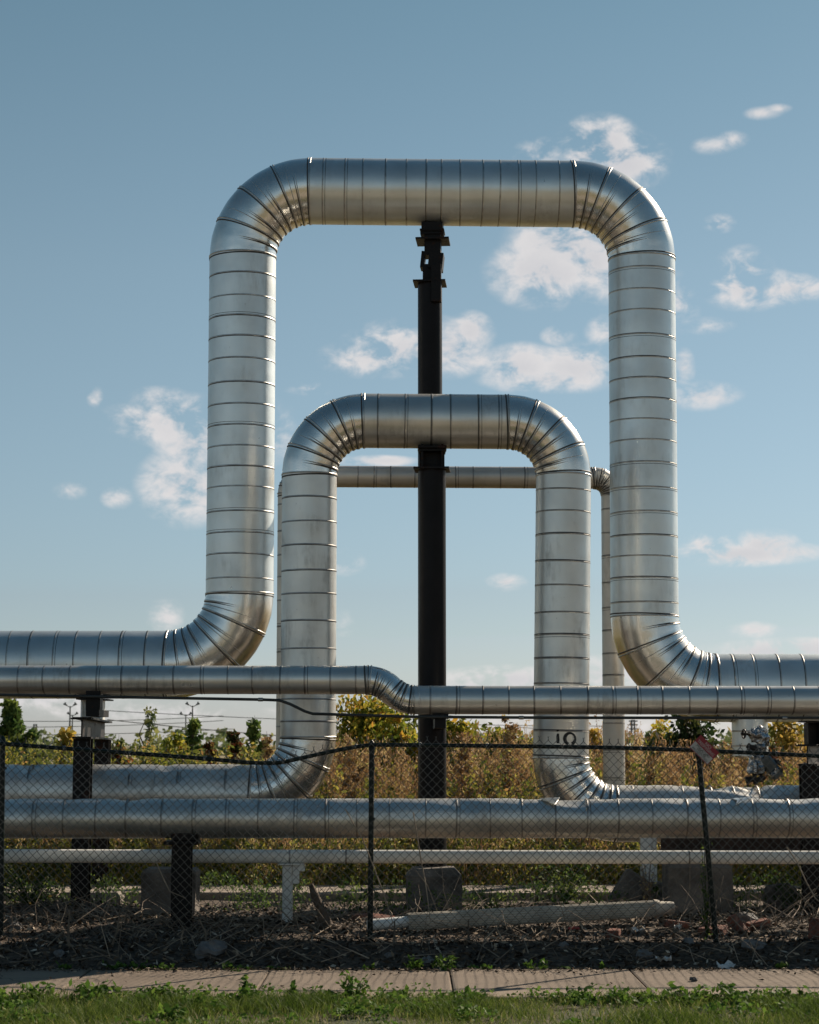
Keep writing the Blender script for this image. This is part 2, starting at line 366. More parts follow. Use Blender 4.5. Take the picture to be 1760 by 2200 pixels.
# ------------------------------------------------------------------ pipes
def pipe_run(name, p0, p1, r, mats, parent, spacing=.245, rings=None, dent=0.0, seed=0, jit=.12, label=None, toponly=True, sw=1.0):
    """straight clad section: skin + dark lap line + bead at every sheet joint. mats = [skin, seam, bead]"""
    p0 = Vector(p0); p1 = Vector(p1); L = (p1-p0).length; t = (p1-p0)/L
    b = Vector((0, 1, 0)); b = (b-t*b.dot(t)).normalized(); n = t.cross(b)
    SEG = 64; ns = max(2, int(L/(.045 if dent else .12)))
    V = []; F = []; Mi = []
    for i in range(ns+1):
        s = L*i/ns; c = p0+t*s
        for j in range(SEG):
            a = 2*PI*j/SEG; d = n*math.cos(a)+b*math.sin(a); rr = r
            if dent:
                q = c+d*r; w = max(0, d.z)**1.0 if toponly else 1
                v = mnoise.noise(Vector((q.x*3.1+seed, q.y*6, q.z*6))); v2 = abs(mnoise.noise(Vector((q.x*7.0+seed, q.y*9+3, q.z*9))))
                rr = r - dent*w*max(0, v-.12)*2.2 - dent*.30*w*max(0, v2-.25) + dent*.05
            V.append(c+d*rr)
    for i in range(ns):
        for j in range(SEG): F.append((i*SEG+j, i*SEG+(j+1) % SEG, (i+1)*SEG+(j+1) % SEG, (i+1)*SEG+j)); Mi.append(0)
    rn = random.Random(seed+int(L*100))
    if rings is None:
        rings = []; s = spacing*.6
        while s < L-.05: rings.append(s); s += spacing*(1+rn.uniform(-jit, jit))
    def strip(s0, s1, r0, r1, m, tilt):
        base = len(V); 
        for s, rad in ((s0, r0), (s1, r1)):
            for j in range(SEG):
                a = 2*PI*j/SEG; d = n*math.cos(a)+b*math.sin(a)
                V.append(p0+t*(s+tilt*math.cos(a+1.0))+d*rad)
        for j in range(SEG): F.append((base+j, base+(j+1) % SEG, base+SEG+(j+1) % SEG, base+SEG+j)); Mi.append(m)
    for s in rings:
        tl = rn.uniform(-.006, .006); k = r*.002
        w = rn.choice((.003, .004, .006, .009))*sw
        strip(s-w, s, r+.0005+k, r+.0010+k, 1, tl); strip(s, s+.003, r+.0010, r+.0024, 2, tl); strip(s+.003, s+.007, r+.0024, r+.0022, 2, tl); strip(s+.007, s+.016, r+.0022, r-.001, 2, tl)
        if rn.random() < .25: strip(s+.028, s+.033, r+.001, r+.001, 1, tl)
    o = build(name, V, F, mats, parent, smooth=True, mi=Mi)
    if label: o['label'] = label
    return o

def elbow(name, C, Y, Rc, r, a0, a1, mats, parent, full=(0, .25, .5, .75, 1.0), darts=(.125, .375, .625, .875), seed=0, wide=1.25, label=None):
    """mitred bend in the plane y=Y about (Cx, Cz) from angle a0 to a1; beads on the joints, darts on the inside of the bend"""
    NS, SEG = 40, 64; V = []; F = []; Mi = []; rn = random.Random(seed)
    def S(f, th, rad):
        al = a0+(a1-a0)*f; e = (math.cos(al), math.sin(al)); q = Rc+rad*math.cos(th)
        return (C[0]+e[0]*q, Y+rad*math.sin(th), C[1]+e[1]*q)
    G = 8
    for i in range(NS+1):
        f = i/NS; g = f*G; gl = g-math.floor(g); sag = (1-math.cos((gl-.5)*PI/2/G*2*.5))*0
        # facets: the sheet is straight between joints, so the outer wall is a little flat there
        fl = 4*gl*(1-gl) if 0 < f < 1 else 0
        for j in range(SEG):
            th = 2*PI*j/SEG; out = max(0, math.cos(th)); inn = max(0, -math.cos(th))
            V.append(S(f, th, r*(1-.0035*fl*out*(Rc+r)/(2*r)+.012*inn*math.sin(gl*2*PI)*.5)))
    for i in range(NS):
        for j in range(SEG): F.append((i*SEG+j, i*SEG+(j+1) % SEG, (i+1)*SEG+(j+1) % SEG, (i+1)*SEG+j)); Mi.append(0)
    def ridge(f, half, rad, m, dr, skew, taper):
        n = 44; k = 6; base = len(V); closed = half >= PI-.01
        for i in range(n+1):
            u = -1+2*i/n; th = PI+half*u; tp = 1 if not taper else max(.05, 1-abs(u)**3)
            ff = f+skew*math.sin(th*.5+.3)*.5
            c = Vector(S(ff, th, r+dr)); c2 = Vector(S(ff, th+.01, r+dr)); tt = (c2-c).normalized()
            o = (Vector(S(ff, th, r+dr+.01))-c).normalized(); w = tt.cross(o)
            for j in range(k):
                a = 2*PI*j/k; V.append(c+(o*math.cos(a)*rad*.8+w*math.sin(a)*rad)*tp)
        for i in range(n):
            for j in range(k): F.append((base+i*k+j, base+i*k+(j+1) % k, base+(i+1)*k+(j+1) % k, base+(i+1)*k+j)); Mi.append(m)
    dl = 1/(abs(a1-a0)*Rc)
    sgn = 1
    for f in full:
        sk = rn.uniform(-.02, .02)
        ridge(f, PI, .009, 2, .001, sk, False); ridge(f-.020*dl*sgn, PI, .0085, 1, .0, sk, False)
        if 0 < f < 1: ridge(f+.075*dl+rn.uniform(0, .02), PI*.80, .006, 2, .0, sk, True)
    for f in darts:
        sk = rn.uniform(-.03, .03); h = wide*rn.uniform(1.15, 1.5)
        ridge(f, h*1.12, .011, 2, .001, sk, True); ridge(f-.020*dl, h*1.10, .0095, 1, .001, sk, True)
    # rivet dots on the throat
    for i in range(9):
        f = rn.random(); ridge(f, .04, .008, 1, .001, 0, True)
    o = build(name, V, F, mats, parent, smooth=True, mi=Mi)
    if label: o['label'] = label
    return o

def loop(name, label, Y, r, xl, xr, xrb, ztl, ztr, zl, zr, Rt, Rb, xs, xe, mats, emats, run_mats=None, dent=0, spacing=.245, seed=0):
    t = thing(name, label, 'pipe', (xl, Y, 0)); rm = run_mats or mats
    pipe_run('pipe_run', (xs, Y, zl), (xl-Rb, Y, zl), r, rm, t, spacing, dent=dent, seed=seed)
    elbow('elbow', (xl-Rb, zl+Rb), Y, Rb, r, -PI/2, 0, emats, t, seed=seed+1)
    pipe_run('pipe_leg', (xl, Y, zl+Rb), (xl, Y, ztl-Rt), r, mats, t, spacing, seed=seed+2)
    elbow('elbow', (xl+Rt, ztl-Rt), Y, Rt, r, PI, PI/2, emats, t, seed=seed+3)
    pipe_run('top_run', (xl+Rt, Y, ztl), (xr-Rt, Y, ztr), r, mats, t, spacing*.93, seed=seed+4, jit=.28)
    elbow('elbow', (xr-Rt, ztr-Rt), Y, Rt, r, PI/2, 0, emats, t, seed=seed+5)
    leg = pipe_run('pipe_leg', (xr, Y, ztr-Rt), (xrb, Y, zr+Rb), r, mats, t, spacing, seed=seed+6)
    elbow('elbow', (xrb+Rb, zr+Rb), Y, Rb, r, PI, 1.5*PI, emats, t, seed=seed+7)
    pipe_run('pipe_run', (xrb+Rb, Y, zr), (xe, Y, zr), r, rm, t, spacing, dent=dent, seed=seed+8)
    return t, leg
S3 = [M['metal'], M['seam'], M['bead']]; E3 = [M['elbow'], M['seam'], M['bead']]
S3m = [M['metal_mid'], M['seam'], M['band']]; S3o = [M['metal_old'], M['seam'], M['band']]; S3d = [M['metal_dull'], M['seam'], M['band']]
YB, YM, YS = 22.2, 20.2, 23.1
pxm = lambda Y, z=1.7: (Y*math.cos(PITCH)+(z-CH)*math.sin(PITCH))/FPX
big, _ = loop('insulated_pipe', 'tallest silver expansion loop, thick metal clad pipe rising high above the others', YB, 73.2*pxm(YB),
     xat(515, 1275, YB)-.0, 2.535*22.2/21.7, 2.515*22.2/21.7, zat(411, YB), zat(417, YB), zat(1428, YB), zat(1478, YB), 146*pxm(YB, 7), 153*pxm(YB), -8.2, 9.5, S3, E3, seed=10)
mid, midleg = loop('insulated_pipe', 'middle arch of thick silver pipe nested inside the tallest loop, graffiti on its right leg', YM, 59.7*pxm(YM),
     xat(663, 1400, YM), xat(1211, 1060, YM), xat(1205, 1600, YM), zat(904, YM), zat(906.5, YM), zat(1703, YM), zat(1748, YM), 117.5*pxm(YM, 5), 118.5*pxm(YM), -7.8, 9.0,
     S3m, [M['elbow'], M['seam'], M['bead']], S3o, dent=.055, seed=40)
small, _ = loop('insulated_pipe', 'thin dull grey pipe loop farthest back, top run crossing behind the middle arch', YS, 23.6*pxm(YS),
     xat(620, 1100, YS), xat(1315.5, 1100, YS), xat(1317.5, 1500, YS), zat(1023.5, YS), zat(1027, YS), zat(1735, YS), zat(1745, YS), 38*pxm(YS), 40*pxm(YS), -8.5, 9.5, S3d, S3d, spacing=.275, seed=70)

# graffiti on the middle loop's right leg, wrapped on the cladding
rM = 59.7*pxm(YM)
def on_leg(px, py):
    x = xat(px, py, YM-rM); cx = xat(1205.5, 1580, YM); dx = max(-rM*.98, min(rM*.98, x-cx))
    return Vector((x, YM-math.sqrt(rM*rM-dx*dx)-.004, zat(py, YM-rM)))
g = MB()
def ribbon(pts, w):
    V = []; n = len(pts)
    for i, p in enumerate(pts):
        q = pts[min(i+1, n-1)]; o = pts[max(i-1, 0)]; d = (q[0]-o[0], q[1]-o[1]); l = math.hypot(*d) or 1
        nx, ny = -d[1]/l*w[i]/2, d[0]/l*w[i]/2
        V += [on_leg(p[0]+nx, p[1]+ny), on_leg(p[0]-nx, p[1]-ny)]
    g.add(V, [(2*i, 2*i+1, 2*i+3, 2*i+2) for i in range(n-1)])
ribbon([(1199, 1576), (1198.5, 1582), (1199, 1589), (1199, 1597)], [4.5, 6.5, 7, 5.5])
ribbon([(1197.5, 1568), (1199.5, 1571)], [5.5, 5.5])
ribbon([(1225+11.5*math.cos(a), 1587+12*math.sin(a)) for a in np.linspace(1.9, 1.9+5.6, 22)], [6+1.8*math.sin(i*.35) for i in range(22)])
go = g.build('graffiti', M['ink'], midleg); go['label'] = 'black sprayed marks reading io on the pipe leg'

# front S-bend pipe
YF = 18.6; rF = 30.6*pxm(YF)
sp_ = thing('insulated_pipe', 'slim silver pipe above the fence with a downward S-bend near its middle', 'pipe', (-2, YF, 0))
zL0, zL1, zR0, zR1 = zat(1457.5, YF), zat(1461, YF), zat(1504, YF), zat(1505.5, YF)
x0b, x1b = xat(790, 1461, YF), xat(890, 1504, YF)
pipe_run('pipe_run', (-7.5, YF, zL0-.01), (x0b, YF, zL1), rF, [M['metal_mid'], M['seam'], M['band']], sp_, .236, seed=5, jit=.05, sw=.55)
pipe_run('pipe_run', (x1b, YF, zR0), (8.5, YF, zR1), rF, [M['metal_mid'], M['seam'], M['band']], sp_, .236, seed=6, jit=.05, sw=.55)
# the S: two opposed bends
dx, dz = x1b-x0b, zL1-zR0
al = 2*math.atan2(dz, dx); Rs = dx/(2*math.sin(al))
elbow('bend', (x0b, zL1-Rs), YF, Rs, rF, PI/2, PI/2-al, E3, sp_, full=(0, .1), darts=(.4, .62, .85), wide=1.6, seed=3)
elbow('bend', (x1b, zR0+Rs), YF, Rs, rF, -PI/2-al, -PI/2, E3, sp_, full=(.92, 1.0), darts=(.15, .38, .6), wide=1.6, seed=4)

# dark conduit clipped under the S-bend pipe
YC = 18.45
cp = [(-350, 1488), (0, 1493), (560, 1503), (600, 1504.5), (622, 1512), (655, 1528), (672, 1533.5), (893, 1540), (1180, 1542), (1760, 1542.5), (2300, 1543)]
t = thing('conduit', 'thin dark conduit slung below the slim pipe, stepping down at the left', 'conduit', (0, YC, 0))
mb = MB(); mb.tube([at(x, y, YC) for x, y in cp], .0135, 10); mb.build('tube', simple('conduit_grey', (.03, .032, .03), .45, .2, bs=0), t)
for (x, y) in ((560, 1503), (1120, 1541.7), (1686, 1542.4), (-80, 1492)):
    mb = MB(); mb.tube([at(x-5, y, YC), at(x+5, y, YC)], .018, 12); mb.build('coupling', M['band'], t)

# big low front pipe
YL = 17.15; rL = 41.8*pxm(YL)
low = thing('insulated_pipe', 'low thick dented silver pipe running full width right behind the fence', 'pipe', (0, YL, 0))
pipe_run('pipe_run', (-7.5, YL, zat(1759, YL)), (8.5, YL, zat(1757, YL)), rL, [M['metal_old'], M['seam'], M['band']], low, .274, dent=.020, seed=21, jit=.08, sw=.45)
# torn edges of the jacket
for (x, y, s) in ((1178, 1722, 1), (1590, 1722, -1)):
    p = at(x, y, YL-.06); p.z = zat(1757, YL)+rL*.93
    mb = MB(); V = [p+Vector(v) for v in ((-.07, .03, .012), (.10, .04, .02), (.05*s, -.09, -.035), (-.03, -.05, .0), (-.07, .03, .004), (.10, .04, .012), (.05*s, -.09, -.043), (-.03, -.05, -.008))]
    mb.add(V, [(0, 3, 2, 1), (4, 5, 6, 7), (0, 1, 5, 4), (1, 2, 6, 5), (2, 3, 7, 6), (3, 0, 4, 7)]); mb.build('torn_flap', M['elbow'], low)

# white pipe with its stand
YW = 17.45; wp = thing('white_pipe', 'narrow pale grey-white pipe running straight under the low dented pipe', 'pipe', (0, YW, 0))
mb = MB(); mb.tube([(-7.5, YW, zat(1837, YW)), (8.5, YW, zat(1844.5, YW))], .0565, 28, caps=True); mb.build('tube', M['white_pipe'], wp)
for x in (xat(623, 1840, YW), xat(744, 1840, YW), xat(1480, 1840, YW)):
    mb = MB(); z = zat(1837, YW)+(x+7.5)/16*(zat(1844.5, YW)-zat(1837, YW)); mb.tube([(x-.006, YW, z), (x+.006, YW, z)], .0585, 28); mb.build('weld_joint', M['band'], wp)
st = thing('pipe_stand', 'white painted post with top plate holding up the narrow white pipe', 'stand', (xat(618, 1900, YW), YW, gz(xat(618, 1900, YW), YW)))
xw = xat(618, 1900, YW); zt = zat(1841, YW)-.062
mb = MB(); mb.box((xw, YW, (zt+gz(xw, YW)-.1)/2), (.085, .085, zt-gz(xw, YW)+.1), bev=.01); mb.build('post', M['white'], st)
mb = MB(); mb.box((xw+.03, YW, zt+.004), (.22, .16, .012)); mb.build('top_plate', M['white'], st)
mb = MB(); mb.box((xw+.073, YW-.03, zt-.08), (.055, .012, .16)); mb.box((xw+.12, YW, zt-.03), (.05, .10, .05)); mb.build('bracket', M['white'], st)

# ------------------------------------------------------------------ steel supports
def hbeam(mb, x, y, z0, z1, w, d, tf=.018, tw=.014, m=0):
    """H section post: flanges face the camera"""
    mb.box((x, y-d/2+tf/2, (z0+z1)/2), (w, tf, z1-z0), m); mb.box((x, y+d/2-tf/2, (z0+z1)/2), (w, tf, z1-z0), m); mb.box((x, y, (z0+z1)/2), (tw, d-2*tf, z1-z0), m)
def footing(name, label, c, size, seed=0, rot=None, chamfer=.06, group=None):
    mb = MB(); sx_, sy_, sz_ = size; n = 9; rn = random.Random(seed)
    V = []; F = []
    lv = [(-.08, 1), (.25, 1.0), (.55, .995), (1-chamfer/sz_, .985), (1, 1-2*chamfer/sx_)]
    ring = [(-1, -1), (-.4, -1.0), (.3, -1.0), (1, -1), (1.0, -.3), (1.0, .4), (1, 1), (.3, 1.0), (-.4, 1.0), (-1, 1), (-1.0, .4), (-1.0, -.3)]
    for h, s in lv:
        for (a, q) in ring:
            j = rn.uniform(-.02, .02); V.append(Vector((a*sx_/2*s+j*sx_*.5, q*sy_/2*s+rn.uniform(-.012, .012)*sy_, h*sz_+rn.uniform(-.01, .01)*sz_)))
    k = len(ring)
    for i in range(len(lv)-1):
        for j in range(k): F.append((i*k+j, i*k+(j+1) % k, (i+1)*k+(j+1) % k, (i+1)*k+j))
    F.append(tuple(range((len(lv)-1)*k, len(lv)*k)))
    if rot is not None: V = [rot @ v for v in V]
    mb.add([v+Vector(c) for v in V], F); o = mb.build(name, M['concrete'], origin=c); return tag(o, label, 'concrete block', group)

# centre columns
def column(label, x, Y, r, ztop, zbase, capw, capz):
    t = thing('support_column', label, 'column', (x, Y, zbase))
    mb = MB(); mb.tube([(x, Y, zbase), (x, Y, ztop)], r, 40); mb.build('shaft', M['black'], t)
    mb = MB(); mb.box((x, Y, ztop+.009), (capw, capw, .018), rot=rotm(0, 0, R(-4))); mb.build('cap_plate', M['black_rust'], t)
    return t
rC = .137
xc1 = xat(929, 1300, YM); zc1 = zat(1011, YM-.0)
c1 = column('wide black round column holding up the middle silver arch, sunlit on its edge', xc1, YM, rC, zc1, .30, .355, 0)
zb1 = zat(905, YM)-rM
mb = MB(); mb.box((xc1, YM, (zc1+zb1)/2+.02), (.25, .02, zb1-zc1+.02)); mb.box((xc1-.1, YM, (zc1+zb1)/2+.02), (.02, .24, zb1-zc1+.01)); mb.box((xc1+.1, YM, (zc1+zb1)/2+.02), (.02, .24, zb1-zc1+.01)); mb.box((xc1, YM, zb1-.035), (.27, .27, .02)); mb.build('pipe_shoe', M['black_rust'], c1)
mb = MB(); mb.box((xc1, YM-.02, zb1-.008), (.29, .30, .03), bev=.008); mb.build('saddle', M['black_rust'], c1)
mb = MB(); zc = zR0-rF-.05; xb = xat(946, 1540, YF)
mb.box((xb, (YF+YM-rC)/2, zc-.03), (.10, YM-rC-YF+.12, .09)); mb.box((xb, YF, zc+.03), (.15, .12, .045)); mb.build('arm_bracket', M['black_rust'], c1)
xc2 = xat(924, 700, YB); zc2 = zat(611, YB); zb2 = zat(414, YB)-73.2*pxm(YB)
c2 = column('slimmer black column behind, rising to the underside of the tallest loop', xc2, YB, .135, zc2, .2, .36, 0)
H2 = zb2-zc2
rz = rotm(0, 0, R(-4))
mb = MB(); mb.box((xc2+.02, YB, zc2+H2*.16), (.19, .20, H2*.30), rot=rz); mb.box((xc2+.07, YB-.13, zc2-.02), (.11, .10, H2*.62), rot=rz); mb.build('lower_guide', M['black_rust'], c2)
mb = MB(); mb.box((xc2+.07, YB-.02, zc2+H2*.36), (.16, .24, H2*.26), rot=rotm(0, R(6), R(-4))); mb.box((xc2-.075, YB+.03, zc2+H2*.40), (.04, .22, H2*.27), rot=rotm(0, R(6), R(-4))); mb.build('slide_block', M['black_rust'], c2)
mb = MB(); mb.box((xc2+.035, YB, zc2+H2*.66), (.18, .22, H2*.40), rot=rz); mb.box((xc2+.035, YB, zc2+H2*.72), (.37, .36, .02), rot=rz); mb.build('guide_plate', M['black_rust'], c2)
mb = MB(); mb.box((xc2+.03, YB, zc2+H2*.88), (.27, .27, .018), rot=rz); mb.box((xc2+.03, YB, zc2+H2*.82), (.26, .26, .02), rot=rz); mb.box((xc2+.03, YB, zc2+H2*.93), (.235, .24, H2*.16), rot=rz); mb.build('pipe_shoe', M['black_rust'], c2)
f1 = footing('column_footing', 'weathered concrete footing under the black centre columns', (xat(932, 1900, 19.95), 20.0, .06), (.54, .56, zat(1866, 19.8)-.06), 3, chamfer=.07)

def frame(label, xf, xr_, x_ped, zcap, Yf=19.15, Yr=22.4):
    t = thing('pipe_rack', label, 'pipe support', (xf, Yf, .1))
    mb = MB(); hbeam(mb, xf, Yf, gz(xf, Yf)-.1, zcap-.20, .160, .16); mb.build('post', M['black_rust'], t)
    mb = MB(); hbeam(mb, xr_, Yr, .0, zcap-.20, .160, .16); mb.build('post', M['black_rust'], t)
    # crossbeam running away from the camera
    mb = MB(); L = Yr-Yf+.5; yc = (Yf+Yr)/2; ax = math.atan2(xr_-xf, Yr-Yf); rt = rotm(0, 0, -ax)
    xm = (xf+xr_)/2
    mb.box((xm, yc, zcap-.009), (.175, L, .018), rot=rt); mb.box((xm, yc, zcap-.19), (.175, L, .018), rot=rt); mb.box((xm, yc, zcap-.1), (.014, L, .165), rot=rt)
    mb.box((xf, Yf-.01, zcap-.012), (.21, .20, .014)); mb.build('crossbeam', M['black_rust'], t)
    return t
zcap = zat(1541, 19.1)
xf = xat(179, 1600, 19.15); xr_ = xat(221, 1600, 22.4)
fr = frame('black steel rack with two H-posts under the pipes at far left', xf, xr_, 0, zcap)
def pedestal(parent, x, Y, z0, z1, w, m, nm='pedestal'):
    mb = MB(); mb.box((x, Y, (z0+z1)/2), (.016, w, z1-z0)); mb.box((x-w/2+.008, Y, (z0+z1)/2), (.016, w, z1-z0)); mb.box((x+w/2-.008, Y, (z0+z1)/2), (.016, w, z1-z0)); mb.box((x, Y-.03, (z0+z1)/2), (w-.034, .016, z1-z0)); mb.build(nm, m, parent)
    mb = MB(); mb.box((x+.02, Y, z1+.008), (w+.12, w+.15, .016), rot=rotm(0, R(1.5), 0)); mb.build('bearing_plate', M['black_rust'], parent)
zbl = zat(1428, YB)-73.2*pxm(YB)
pedestal(fr, xat(203, 1520, YB), YB-.1, zcap, zbl-.02, .23, M['white'])
# stub carrying the slim pipe on the front of the rack
mb = MB(); zs = zL0-rF; mb.box((xat(203, 1500, YF), YF, (zs+zcap+.05)/2+.02), (.13, .16, max(.03, zs-zcap-.03))); mb.box((xat(203, 1500, YF), YF+.2, zcap+.03), (.12, .6, .06)); mb.build('outrigger', M['black_rust'], fr)
xf2 = xat(1738, 1650, 19.15); xr2 = xat(1772, 1600, 22.4); zcap2 = zat(1599, 19.1)
fr2 = frame('black steel rack post at the right edge, partly cut off by the picture', xf2, xr2, 0, zcap2)
pedestal(fr2, xat(1752, 1570, 19.8), 19.7, zcap2, zat(1553, 19.7), .22, M['black_rust'])
# short post carrying the low pipe
xp = xat(391, 1880, YL); t = thing('pipe_post', 'short black steel post with saddle under the low dented pipe at left', 'post', (xp, YL, gz(xp, YL)))
mb = MB(); hbeam(mb, xp, YL, gz(xp, YL)-.1, zat(1757, YL)-rL-.05, .16, .16); mb.build('post', M['black_rust'], t)
mb = MB(); mb.box((xp, YL, zat(1757, YL)-rL-.04), (.29, .26, .03), bev=.006); mb.box((xp+.03, YL, zat(1757, YL)-rL+.01), (.22, .24, .09), bev=.02); mb.build('saddle', M['black_rust'], t)
# dark beam & supports at right, behind the low pipe
t = thing('cross_beam', 'dark rusty steel beam lying low behind the pipes at right', 'beam', (4.0, 19.6, .75))
xa, xb_ = xat(1420, 1810, 19.7), 8.2
mb = MB(); z1, z0 = zat(1790, 19.7), zat(1826, 19.7); mb.box(((xa+xb_)/2, 19.7, z1), (xb_-xa, .18, .018)); mb.box(((xa+xb_)/2, 19.7, z0), (xb_-xa, .18, .018)); mb.box(((xa+xb_)/2, 19.7, (z0+z1)/2), (xb_-xa, .016, z1-z0-.02)); mb.build('beam', simple('rusty_beam', (.035, .02, .015), .8, var=.5, bs=.4), t)
for xx in (xat(1500, 1850, 19.5), 6.5):
    mb = MB(); mb.box((xx, 19.7, z0/2+.03), (.12, .14, z0-.06)); mb.build('leg', M['black_rust'], t)
t = thing('grey_stanchion', 'small light grey steel stub beside the dark low beam', 'post', (xat(1393, 1815, 19.9), 20.0, .3))
mb = MB(); hbeam(mb, xat(1393, 1815, 20.0), 20.0, .35, zat(1790, 20.0), .15, .12); mb.box((xat(1393, 1815, 20.0), 20.0, .36), (.24, .2, .02)); mb.build('stub', M['white_pipe'], t)

footing('concrete_block', 'concrete block with sunlit side behind the short left post', (xat(367, 1900, 18.95), 18.95, .05), (.50, .42, .52), 5, chamfer=.03)
footing('concrete_block', 'largest weathered concrete block, beneath the leaning fence post at right', (xat(1498, 1900, 19.4), 19.4, .05), (.60, .5, zat(1852, 19.2)-.05), 6, chamfer=.05)
footing('concrete_block', 'smaller concrete block under the grey stub, behind the white pipe', (xat(1393, 1900, 20.0), 20.0, .08), (.27, .3, .30), 8, chamfer=.02)
footing('concrete_slab', 'pale concrete slab leaning sideways on the weeds, left of the blocks', (xat(1322, 1925, 19.9), 19.9, .10), (.24, .2, .42), 9, chamfer=.02, rot=rotm(0, R(32), 0))
footing('concrete_rubble', 'low broken concrete lump beside the rear post of the left rack', (xat(225, 1940, 20.3), 20.3, .10), (.36, .3, .16), 14, chamfer=.04)
footing('concrete_rubble', 'grey broken concrete lump near the right frame edge', (xat(1680, 1900, 19.9), 19.9, .10), (.30, .26, .26), 15, chamfer=.05, rot=rotm(0, R(-8), 0))

# ------------------------------------------------------------------ drip leg and valves at right
YD = 22.2
t = thing('pipe_stub', 'short silver pipe stub hanging down under the tallest loop at right', 'pipe', (xat(1611, 1590, YD), YD, zat(1590, YD)))
o = pipe_run('stub', (xat(1611.5, 1590, YD), YD, zat(1540, YD)), (xat(1611.5, 1590, YD), YD, zat(1624, YD)), 38.5*pxm(YD), [M['metal'], M['seam'], M['bead']], t, rings=[.15, .31])
mb = MB(); x_, z_ = xat(1611.5, 1590, YD), zat(1624, YD); mb.tube([(x_, YD, z_+.002), (x_, YD, z_-.012), (x_, YD, z_-.02)], [38.5*pxm(YD)+.004, 38.5*pxm(YD)+.004, .1], 40); mb.build('end_cap', M['elbow'], t)
VY = 20.9; sc = 1/5.75
def vp(zx, zy, dy=0): return at(1460+zx*sc, 1540+zy*sc, VY+dy)
t = thing('valve_assembly', 'foil wrapped valves with small handwheels hanging in front of the silver stub', 'valve', vp(1000, 500))
def lump(mb, c, rx, ry, rz_, rot=None, seed=0, n=14, m=0, amp=.12):
    V = []; F = []
    for i in range(n+1):
        ph = PI*i/n
        for j in range(2*n):
            th = PI*j/n; d = Vector((math.sin(ph)*math.cos(th), math.sin(ph)*math.sin(th), math.cos(ph))); k = 1+amp*mnoise.noise(d*2.3+Vector((seed, 0, 0)))+amp*.5*mnoise.noise(d*6+Vector((seed, 3, 0)))
            p = Vector((d.x*rx*k, d.y*ry*k, d.z*rz_*k)); V.append((rot @ p if rot is not None else p)+Vector(c))
    for i in range(n):
        for j in range(2*n): F.append((i*2*n+j, (i+1)*2*n+j, (i+1)*2*n+(j+1) % (2*n), i*2*n+(j+1) % (2*n)))
    mb.add(V, F, m, True)
mb = MB(); lump(mb, vp(965, 222), .085, .08, .075, seed=1, n=9, amp=.5); lump(mb, vp(1035, 235), .06, .07, .10, seed=2, n=8, amp=.5, rot=rotm(0, R(-20), 0))
mb.tube([vp(985, 260), vp(1020, 330), vp(1000, 380), vp(1010, 440), vp(985, 520)], [.07, .05, .056, .045, .06], 9, smooth=False)
mb.build('upper_body', M['crumple'], t)
mb = MB(); mb.box(vp(885, 590), (.05, .14, .20), rot=rotm(0, R(14), 0), bev=.02); mb.box(vp(960, 615), (.15, .15, .17), rot=rotm(0, R(-4), R(15)), bev=.035); mb.tube([vp(960, 500), vp(955, 560)], [.06, .075], 10); mb.build('lower_body', M['crumple'], t)
mb = MB(); mb.box(vp(1130, 625), (.125, .15, .25), rot=rotm(0, R(-38), 0), bev=.02); mb.build('insulated_box', simple('dark_jacket', (.10, .11, .11), .35, .7, bs=.3), t)
mb = MB(); mb.box(vp(1165, 680, -.02), (.11, .15, .05), rot=rotm(0, R(-38), 0), bev=.01); mb.tube([vp(1020, 520), vp(1075, 580)], .045, 10); mb.build('clamp', M['crumple'], t)
mb = MB(); mb.tube([vp(925, 700), vp(935, 830)], .022, 12); mb.tube([vp(820, 790), vp(890, 770), vp(960, 780), vp(1010, 770), vp(1035, 730)], [.042, .03, .028, .035, .04], 12); mb.tube([vp(845, 790), vp(845, 870)], .012, 8); mb.build('drain_pipe', M['valve_iron'], t)
mb = MB(); mb.tube([vp(870, 375), vp(960, 400)], .03, 10); mb.build('valve_neck', M['valve_iron'], t)
mb = MB(); mb.tube([vp(850, 210), vp(900, 215)], .026, 10); mb.build('valve_neck', M['valve_iron'], t)
def wheel(c, ax, r):
    ax = Vector(ax).normalized(); u = ax.orthogonal().normalized(); w = ax.cross(u); c = Vector(c); mb = MB()
    pts = [c+(u*math.cos(a)+w*math.sin(a))*r for a in np.linspace(0, 2*PI, 21)]; mb.tube(pts, .008, 6, caps=False)
    for k in range(4): a = k*PI/2+.4; mb.tube([c, c+(u*math.cos(a)+w*math.sin(a))*r], .006, 6)
    mb.tube([c-ax*.03, c+ax*.15], .013, 8); mb.tube([c+ax*.07, c+ax*.10], .03, 10); return mb.build('handwheel', M['valve_iron'], t)
wheel(vp(795, 210), (1, .25, -.05), .045); wheel(vp(860, 375), (1, .3, 0), .035); wheel(vp(1205, 560), (-.6, .3, -.75), .038)

# ------------------------------------------------------------------ chain link fence
YFN = 16.3
RAIL = [(-900, 1610), (-400, 1600), (-100, 1588), (0, 1597.5), (163, 1610), (348, 1623), (452, 1631), (540, 1639), (600, 1639.5), (650, 1628), (719, 1613), (775, 1602.5), (803, 1600), (928, 1601), (1180, 1604), (1334, 1606.5), (1473, 1611), (1542, 1614), (1760, 1624), (2000, 1640), (2250, 1612), (2700, 1604)]
RW = [at(x, y, YFN) for x, y in RAIL]; RX = [p.x for p in RW]; RZ = [p.z for p in RW]
railz = lambda x: float(np.interp(x, RX, RZ))
fence = thing('chain_link_fence', 'dark chain link fence with sagging bent top rail in front of the pipes', 'fence', (0, YFN, .1))
mb = MB(); pts = []
for i in range(len(RW)-1):
    for k in range(6):
        u = k/6; p = RW[i].lerp(RW[i+1], u); pts.append(p)
pts.append(RW[-1])
